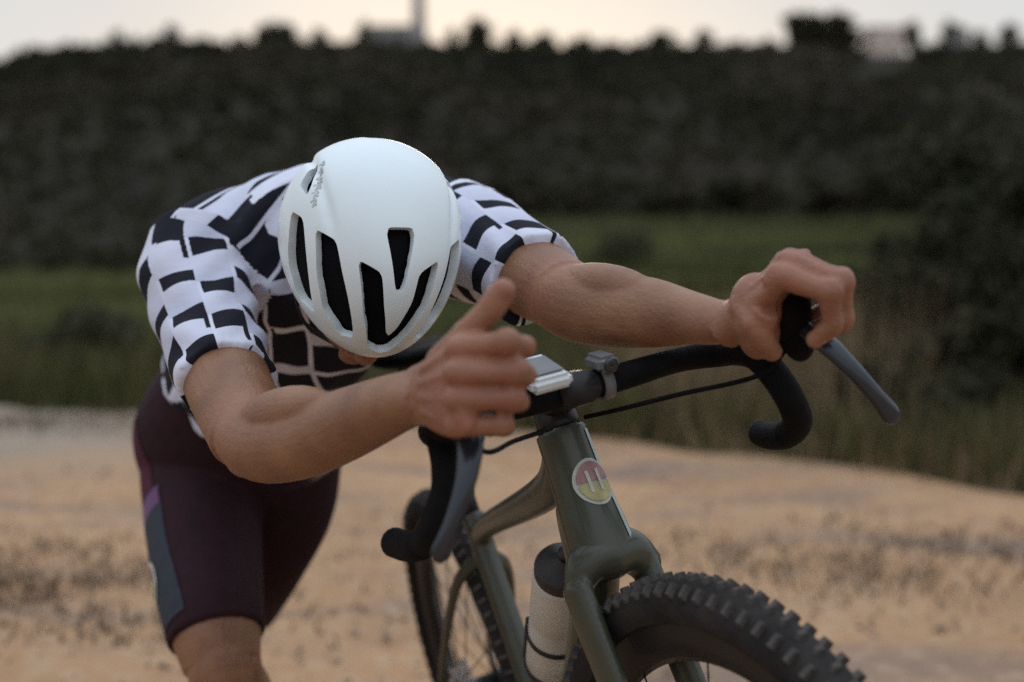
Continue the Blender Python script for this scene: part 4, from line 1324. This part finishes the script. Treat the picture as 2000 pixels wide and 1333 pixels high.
jb = bmesh.new()
JT = pad(cat_rom(TORSO, 40)[12:], .007)
loft(jb, [tuple(k) for k in JT], sh_dir, 40)
JR = pad(fix_len(ARM_R, .77), .005); JL = pad(fix_len(ARM_L, .76), .008)
for i in range(len(JR)): JR[i] = (*JR[i][:3], JR[i][3] + .003 * (i / len(JR)), JR[i][4] + .003 * (i / len(JR)))
for i in range(len(JL)): JL[i] = (*JL[i][:3], JL[i][3] + .004 * (i / len(JL)), JL[i][4] + .004 * (i / len(JL)))
loft(jb, JR, REF_ARM, 32); loft(jb, JL, REF_ARM, 32)
# shoulder yoke joins the sleeves to the torso
yk = [V5(P(376, 510, 1.955), .066, .070), V5(P(480, 472, 2.01), .080, .090), V5(P(640, 460, 2.0), .085, .100), V5(P(800, 448, 1.98), .080, .090), V5(P(915, 472, 1.94), .068, .072)]
loft(jb, yk, (0, -.6, 1), 32, 24)
nk0, nk1 = Vector(P(655, 480, 1.985)), hp(0, -.03, -.06)
loft(jb, [V5(nk0, .098, .092), V5(nk0.lerp(nk1, .22), .082, .080), V5(nk0.lerp(nk1, .42), .074, .074), V5(nk0.lerp(nk1, .66), .069, .070)], tuple(HL), 28, 10)
# loose fabric hanging at the right flank and under the chest
loft(jb, [V5(P(372, 540, 2.02), .05, .06), V5(P(404, 640, 2.10), .042, .055), V5(P(406, 730, 2.18), .042, .056), V5(P(418, 812, 2.24), .038, .05)], sh_dir, 24, 14)
loft(jb, [V5(P(600, 560, 2.03), .13, .08), V5(P(570, 660, 2.12), .13, .075), V5(P(535, 720, 2.20), .12, .06)], sh_dir, 28, 14)
jme = remesh(jb, .0042, 14, 'jersey')
co = coords(jme); no = normals(jme)


def limb_uv(co, keys, ref):
    K = np.asarray(keys, dtype=float)
    K = cat_rom(K, 40) if len(K) < 20 else K
    C = K[:, :3]; T, S, O = loft_frames(C, ref)
    Ls = np.concatenate([[0], np.cumsum(np.linalg.norm(np.diff(C, axis=0), axis=1))])
    best = np.full(len(co), 1e9); u = np.zeros(len(co)); v = np.zeros(len(co)); rd = np.zeros(len(co)); an = np.zeros(len(co))
    for i in range(len(C)):
        d = co - C[i]; along = d @ T[i]
        q = (d * d).sum(1)
        k = q < best
        best[k] = q[k]
        s_, o_ = d[k] @ S[i], d[k] @ O[i]
        an[k] = np.arctan2(o_, s_); v[k] = Ls[i] + along[k]
        rd[k] = np.hypot(s_ / K[i, 3], o_ / K[i, 4])
    return an, v, rd, np.sqrt(best)


limbs = [(JT, sh_dir, .155), (JR, REF_ARM, .066), (JL, REF_ARM, .066)]
info = [limb_uv(co, k, rf) for k, rf, _ in limbs]
# soft folds
uR = info[1]
fold = .0016 * np.sin(co[:, 2] * 95 + 14 * np.sin(co[:, 0] * 9)) + .0022 * np.sin(co[:, 0] * 60 + co[:, 1] * 45 + 8 * np.sin(co[:, 2] * 14))
co2 = co + no * fold[:, None]
set_coords(jme, co2)
np_poly = len(jme.polygons)
lv = np.empty(len(jme.loops), dtype=np.int32); jme.loops.foreach_get('vertex_index', lv)
lstart = np.empty(np_poly, dtype=np.int32); jme.polygons.foreach_get('loop_start', lstart)
ltot = np.empty(np_poly, dtype=np.int32); jme.polygons.foreach_get('loop_total', ltot)
l2p = np.repeat(np.arange(np_poly), ltot)
shR, shL = np.array(P(372, 520, 1.955)), np.array(P(925, 480, 1.94))
aR = np.array(JR[-1][:3]) - np.array(JR[0][:3]); aR /= np.linalg.norm(aR)
aL = np.array(JL[-1][:3]) - np.array(JL[0][:3]); aL /= np.linalg.norm(aL)
nR = aR * .75 - sh_dir * .45; nL = aL * .75 + sh_dir * .45
first = lv[lstart]
dR = np.minimum((co - shR) @ nR, (1.32 - info[1][2]) * .06)
dL = np.minimum((co - shL) @ nL, (1.32 - info[2][2]) * .06)
slv = np.maximum(dR, dL)
regv = np.where(slv > 0, np.where(dR > dL, 1, 2), 0)
spn = np.array([.16, -.45, .62]); spn /= np.linalg.norm(spn)
acr = sh_dir - spn * (sh_dir @ spn); acr /= np.linalg.norm(acr); acr = acr + .6 * np.cross(acr, spn)
uvt = np.stack([co @ acr + 5.0, co @ spn + 5.0], -1)
rgt = co[:, 0] < -.24
uvs = np.zeros((len(lv), 2), dtype=np.float32)
for ri in (1, 2):
    an, v = info[ri][0], info[ri][1]
    sel = rgt[first[l2p]] if ri == 1 else ~rgt[first[l2p]]
    a = an[lv[sel]]; a0 = an[first[l2p[sel]]]
    a = a0 + (a - a0 + np.pi) % (2 * np.pi) - np.pi
    uvs[sel, 0] = a * .068 + ri * 3.017; uvs[sel, 1] = v[lv[sel]] + ri * 1.31
ul = jme.uv_layers.new(name='UVMap'); ul.data.foreach_set('uv', uvt[lv].astype(np.float32).ravel())
ul = jme.uv_layers.new(name='UVSleeve'); ul.data.foreach_set('uv', uvs.ravel())
at_ = jme.attributes.new('sleeve', 'FLOAT', 'POINT'); at_.data.foreach_set('value', slv.astype(np.float32))
# chest shade put into the print as wider black bars
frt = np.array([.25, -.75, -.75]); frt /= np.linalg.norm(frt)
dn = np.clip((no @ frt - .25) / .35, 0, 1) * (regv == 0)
at_ = jme.attributes.new('chest_shade', 'FLOAT', 'POINT'); at_.data.foreach_set('value', dn.astype(np.float32))
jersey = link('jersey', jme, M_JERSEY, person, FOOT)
# hem bands: sleeve cuffs and collar as thin rolled edges
def ring_band(name, key, T, ref, mat, parent, w=.006, g=.0015):
    pass


# ---- bib shorts
sb = bmesh.new()
loft(sb, pad([tuple(k) for k in cat_rom(TORSO, 40)[:15]], .004), sh_dir, 36)
SR = pad(fix_len(LEG_R, .83), .005); SL = pad(fix_len(LEG_L, .98), .005)
loft(sb, SR, REF_LEG, 32); loft(sb, SL, REF_LEG, 32)
ellipsoid(sb, P(395, 850, 2.47), (.115, .13, .12)); ellipsoid(sb, P(500, 860, 2.47), (.11, .12, .12))
sme = remesh(sb, .0045, 10, 'bib_shorts')
SH_BVH = BVHTree.FromPolygons([v.co.copy() for v in sme.vertices], [tuple(p.vertices) for p in sme.polygons])
shorts = link('bib_shorts', sme, M_BIB, person, FOOT)


def limb_patch(bvh, keys, ref, t0, t1, a0f, a1f, nt=40, na=16, off=.0018, skip=None):
    """strip over a limb between lengths t0..t1 (0..1) and angles a0f(s)..a1f(s)"""
    K = cat_rom(keys, 60); C = K[:, :3]; T, S, O = loft_frames(C, ref)
    rows = []
    for i in range(nt + 1):
        s = i / nt; t = (t0 + (t1 - t0) * s) * 59
        row = []
        for k in range(na + 1):
            a = a0f(s) + (a1f(s) - a0f(s)) * k / na
            tt = t + (skip(k / na) * 59 if skip else 0)
            j = min(max(int(tt), 0), 58); f_ = tt - j
            c = Vector(C[j] * (1 - f_) + C[j + 1] * f_); sx = Vector(S[j]); ox = Vector(O[j])
            d = sx * math.cos(a) + ox * math.sin(a)
            hit = bvh.ray_cast(c + d * .3, -d)
            p, n = (hit[0], hit[1]) if hit[0] is not None else (c + d * (K[j, 3] + .005), d)
            if n.dot(d) < 0: n = -n
            row.append(p + n * off)
        rows.append(row)
    return rows


# side panel, purple band and maroon hip on the outer right thigh (angle 180 = outer side)
lp = lambda *a, **k: limb_patch(SH_BVH, LEG_R, REF_LEG, *a, **k)
PI = math.pi
A0 = lambda s: PI * .70; AB = lambda s: PI * 1.18
patch_obj('side_panel', lp(.37, .765, lambda s: PI * (.69 - .05 * s * s), AB, skip=lambda q: .02 * q), M_SLATE, shorts, FOOT)
patch_obj('purple_band', lp(.315, .372, A0, AB, nt=10, off=.0022, skip=lambda q: .02 * q), M_PURPLE, shorts, FOOT)
patch_obj('hip_panel', lp(.02, .313, lambda s: PI * .74, AB, off=.0016, skip=lambda q: .02 * q), M_MAROON, shorts, FOOT)
patch_obj('leg_gripper', limb_patch(SH_BVH, LEG_R, REF_LEG, .785, .82, lambda s: 0, lambda s: 2 * PI, nt=6, na=48, off=.0024), M_BIB, shorts, FOOT)
# oval emblem on the panel
K = cat_rom(LEG_R, 60)
em_c = Vector(K[33, :3]); em_o = Vector((-1, -.42, 0)).normalized()
em_v = Vector(K[36, :3] - K[30, :3]).normalized(); em_v = (em_v - em_o * em_v.dot(em_o)).normalized(); em_u = em_o.cross(em_v)
patch_obj('emblem', stick(SH_BVH, disc_rows(.024, .040), em_c, em_u, em_v, em_o, .0036), M_CREAM, shorts, FOOT)
patch_obj('emblem', stick(SH_BVH, disc_rows(.017, .029, a0=0.1, a1=PI - .1), em_c, em_u, em_v, em_o, .0048), M_YEL, shorts, FOOT)
patch_obj('emblem', stick(SH_BVH, disc_rows(.017, .029, a0=PI + .1, a1=2 * PI - .1), em_c, em_u, em_v, em_o, .0048), M_ROSE, shorts, FOOT)

# ---- shoes
for an, s in ((AN_R, 0), (AN_L, 1)):
    toe = an + (Vector((.03, -.19, -.082)) if s == 0 else Vector((.03, -.12, -.125)))
    heel = an + (Vector((0, .05, -.055)) if s == 0 else Vector((0, .055, -.035)))
    bm = bmesh.new()
    loft(bm, [V5(heel + Vector((0, .008, .01)), .024, .026), V5(heel.lerp(toe, .2) + Vector((0, 0, .018)), .037, .040), V5(heel.lerp(toe, .5) + Vector((0, 0, .010)), .041, .032), V5(heel.lerp(toe, .8), .045, .024), V5(toe, .032, .017)], (1, 0, 0), 20, 20)
    sh = bm_obj('shoe', bm, M_SHOE, person, True, FOOT)
    bm = bmesh.new()
    dz = Vector((0, 0, -.024))
    loft(bm, [V5(heel + dz + Vector((0, .012, 0)), .022, .008), V5(heel.lerp(toe, .2) + dz, .034, .010), V5(heel.lerp(toe, .5) + dz + Vector((0, 0, .002)), .036, .009), V5(heel.lerp(toe, .8) + dz + Vector((0, 0, .006)), .043, .009), V5(toe + dz + Vector((0, -.006, .012)), .030, .007)], (1, 0, 0), 16, 16)
    bm_obj('sole', bm, M_SOLE, sh, True, FOOT)

# ---- helmet
PHM = R(108)


def hsurf(a, b):
    rho = math.hypot(a, b); th = math.atan2(b, a); ph = rho * PHM
    sp = math.sin(ph) ** .93 if ph < PI / 2 else 1 - .5 * (ph - PI / 2) ** 2
    c0 = math.cos(ph); cz = abs(c0) ** .9 if c0 > 0 else -abs(c0)
    c, sn = math.cos(th), math.sin(th)
    x = .111 * c * (1 - .13 * sn) * sp
    y = (.141 if sn > 0 else .135) * sn * sp
    z = (.122 if cz > 0 else .11) * cz
    # shallow ridge line either side of the smooth crown
    g = math.exp(-((abs(a) - .40 - .10 * max(0, -b)) / .030) ** 2) * max(0, min(1, (.22 - b) / .15)) * max(0, min(1, (b + .95) / .3))
    k = 1 - .042 * g
    return hp(x * k, y * k, z * k)


DX = .035
VENTS = {
    'centre': [(-.042, .165), (.107, .16), (.053, .432), (.02, .432)],
    'browL': [(-.223, .315), (-.105, .372), (-.077, .533), (-.020, .700), (.033, .740), (.030, .860), (-.048, .835), (-.115, .797), (-.193, .578)],
    'browR': [(.310, .292), (.186, .365), (.168, .508), (.095, .672), (.033, .740), (.030, .860), (.105, .835), (.205, .705), (.290, .520)],
    'l2': [(-.462, .13), (-.368, .2), (-.358, .358), (-.287, .73), (-.383, .712), (-.513, .542), (-.513, .337)],
    'l3': [(-.625, -.065), (-.56, .02), (-.60, .233), (-.628, .41), (-.628, .543), (-.77, .428), (-.752, .15)],
    'sm': [(-.375, -.345), (-.505, -.215), (-.475, -.130), (-.445, -.170)],
    'rear': [(-.30, -.62), (-.20, -.60), (-.20, -.82), (-.28, -.84)],
}
VENTS['r2'] = [(2 * DX - a, b) for a, b in VENTS['l2']]
VENTS['r3'] = [(2 * DX - a, b) for a, b in VENTS['l3']]
VENTS['smr'] = [(2 * DX - a, b) for a, b in VENTS['sm']]
VENTS['rearR'] = [(2 * DX - a, b) for a, b in VENTS['rear']]
VENTS['rearC'] = [(DX - .06, -.50), (DX + .06, -.50), (DX + .05, -.85), (DX - .05, -.85)]


def chaikin(p, n=2, w=.22):
    for _ in range(n):
        q = []
        for i in range(len(p)):
            a, b = p[i], p[(i + 1) % len(p)]
            q.append((a[0] * (1 - w) + b[0] * w, a[1] * (1 - w) + b[1] * w)); q.append((a[0] * w + b[0] * (1 - w), a[1] * w + b[1] * (1 - w)))
        p = q
    return p


def densify(p, h):
    o = []
    for i in range(len(p)):
        a, b = p[i], p[(i + 1) % len(p)]
        n_ = max(1, int(math.hypot(b[0] - a[0], b[1] - a[1]) / h))
        for k in range(n_): o.append((a[0] + (b[0] - a[0]) * k / n_, a[1] + (b[1] - a[1]) * k / n_))
    return o


def inside(px, py, poly):
    r_ = np.zeros(len(px), dtype=bool)
    q = np.array(poly); j = len(q) - 1
    for i in range(len(q)):
        xi, yi, xj, yj = q[i, 0], q[i, 1], q[j, 0], q[j, 1]
        c = ((yi > py) != (yj > py)) & (px < (xj - xi) * (py - yi) / (yj - yi + 1e-12) + xi)
        r_ ^= c; j = i
    return r_


# merge both brow vents into one outline (they meet above the brim)
bl, br = VENTS.pop('browL'), VENTS.pop('browR')
brow = [bl[0], bl[1], bl[2], bl[3], bl[4], br[3], br[2], br[1], br[0], br[8], br[7], br[6], br[5], bl[6], bl[7], bl[8]]
VENTS['brow'] = brow
def grow(p, d):
    A = sum(p[i][0] * p[(i + 1) % len(p)][1] - p[(i + 1) % len(p)][0] * p[i][1] for i in range(len(p)))
    sg = 1 if A > 0 else -1
    o = []
    for i in range(len(p)):
        a, b, c = p[i - 1], p[i], p[(i + 1) % len(p)]
        n1 = np.array([b[1] - a[1], a[0] - b[0]]) * sg; n1 /= np.linalg.norm(n1) + 1e-9
        n2 = np.array([c[1] - b[1], b[0] - c[0]]) * sg; n2 /= np.linalg.norm(n2) + 1e-9
        m = n1 + n2; m /= max(.6, 1 + n1 @ n2)
        o.append((b[0] + m[0] * d, b[1] + m[1] * d))
    return o


polys = {k: densify(chaikin(grow([(a - DX, b) for a, b in p], .016), 2, .12), .02) for k, p in VENTS.items()}
vin, eds = [], []
def add_loop(p):
    s0 = len(vin)
    for q in p: vin.append(Vector(q))
    for i in range(len(p)): eds.append((s0 + i, s0 + (i + 1) % len(p)))
rimp = [(math.cos(2 * PI * k / 160), math.sin(2 * PI * k / 160)) for k in range(160)]
add_loop(rimp)
for p in polys.values(): add_loop(p)
gs = np.arange(-1, 1.001, .024)
GX, GY = np.meshgrid(gs, gs); GX = GX + (np.arange(len(gs)) % 2)[:, None] * .012
gx, gy = GX.ravel(), GY.ravel()
ok = np.hypot(gx, gy) < .985
allp = np.concatenate([np.array(p) for p in polys.values()])
for i in np.nonzero(ok)[0]:
    if np.min((allp[:, 0] - gx[i]) ** 2 + (allp[:, 1] - gy[i]) ** 2) > .010 ** 2: vin.append(Vector((gx[i], gy[i])))
ov, oe, of, *_ = geometry.delaunay_2d_cdt(vin, eds, [], 0, 1e-5)
ov = np.array([tuple(v) for v in ov]); of = np.array([f for f in of if len(f) == 3])
cen = ov[of].mean(1)
rim_ok = np.hypot(cen[:, 0], cen[:, 1]) <= 1.0
lab = np.full(len(of), -1)
for i, p in enumerate(polys.values()): lab[inside(cen[:, 0], cen[:, 1], p)] = i
V3 = np.array([hsurf(a, b)[:] for a, b in ov])
hc = np.array(hp(0, 0, -.02))
onv = np.zeros(len(ov), dtype=bool)
for i, q in enumerate(ov):
    if np.min((allp[:, 0] - q[0]) ** 2 + (allp[:, 1] - q[1]) ** 2) < 1e-8: onv[i] = True
V3s = V3.copy(); V3s[onv] = hc + (V3[onv] - hc) * .998
fs = of[(lab < 0) & rim_ok]
me = np_mesh('helmet', V3s, fs, True)
bm = bmesh.new(); bm.from_mesh(me)
bmesh.ops.delete(bm, geom=[v for v in bm.verts if not v.link_faces], context='VERTS')
bmesh.ops.recalc_face_normals(bm, faces=bm.faces)
hcv = Vector(hc)
if sum((f.normal.dot(f.calc_center_median() - hcv) for f in bm.faces)) < 0: bmesh.ops.reverse_faces(bm, faces=bm.faces)
bm.to_mesh(me); bm.free(); smooth(me)
helmet = link('helmet', me, M_HELM, person, FOOT)
helmet['label'] = 'white aero road helmet with long dark vents'
sd = helmet.modifiers.new('shell', 'SOLIDIFY'); sd.thickness = .010; sd.offset = -1
es = helmet.modifiers.new('edges', 'EDGE_SPLIT'); es.split_angle = R(42)
for i, k in enumerate(polys):
    f = of[(lab == i) & rim_ok]
    if not len(f): continue
    used, inv = np.unique(f, return_inverse=True)
    vv = hc + (V3[used] - hc) * .905
    link('vent', np_mesh('vent', vv, inv.reshape(-1, 3), True), M_HELMIN, helmet, FOOT)
# foam liner inside the shell
vv = hc + (V3 - hc) * .885
link('liner', np_mesh('liner', vv, of[rim_ok], True), M_HELMIN, helmet, FOOT)
# faint grey lettering-like marks on the right flank
HM = bpy.data.meshes
for k in range(6):
    a0, b0 = -.345 - .020 * k, -.27 + .047 * k
    pts = []
    for (da, db) in ((-.020, -.014), (.018, -.018), (.020, -.004), (-.006, .002), (.018, .014), (-.018, .016)):
        q = Vector(hsurf(a0 - DX + da, b0 + db)); pts.append(hcv + (q - hcv) * 1.004)
    bm = bmesh.new()
    for i in range(len(pts) - 1):
        a, b = pts[i], pts[i + 1]
        n_ = (a - hcv).normalized(); sdv = (b - a).cross(n_).normalized() * .0011
        bm.faces.new([bm.verts.new(a - sdv), bm.verts.new(b - sdv), bm.verts.new(b + sdv), bm.verts.new(a + sdv)])
    bm_obj('grey_mark', bm, M_GREYMARK, helmet, False, FOOT)
# chin straps
for s in (1, -1):
    bm = bmesh.new()
    loft(bm, [V5(hp(.082 * s, .045, -.03), .0015, .008), V5(hp(.080 * s, .030, -.075), .0015, .008), V5(hp(.055 * s, .045, -.125), .0015, .008), V5(hp(.012 * s, .058, -.150), .0015, .008)], tuple(HL), 8, 20)
    loft(bm, [V5(hp(.084 * s, -.035, -.03), .0015, .008), V5(hp(.080 * s, .028, -.078), .0015, .008)], tuple(HL), 8, 10)
    bm_obj('strap', bm, M_STRAP, helmet, True, FOOT)
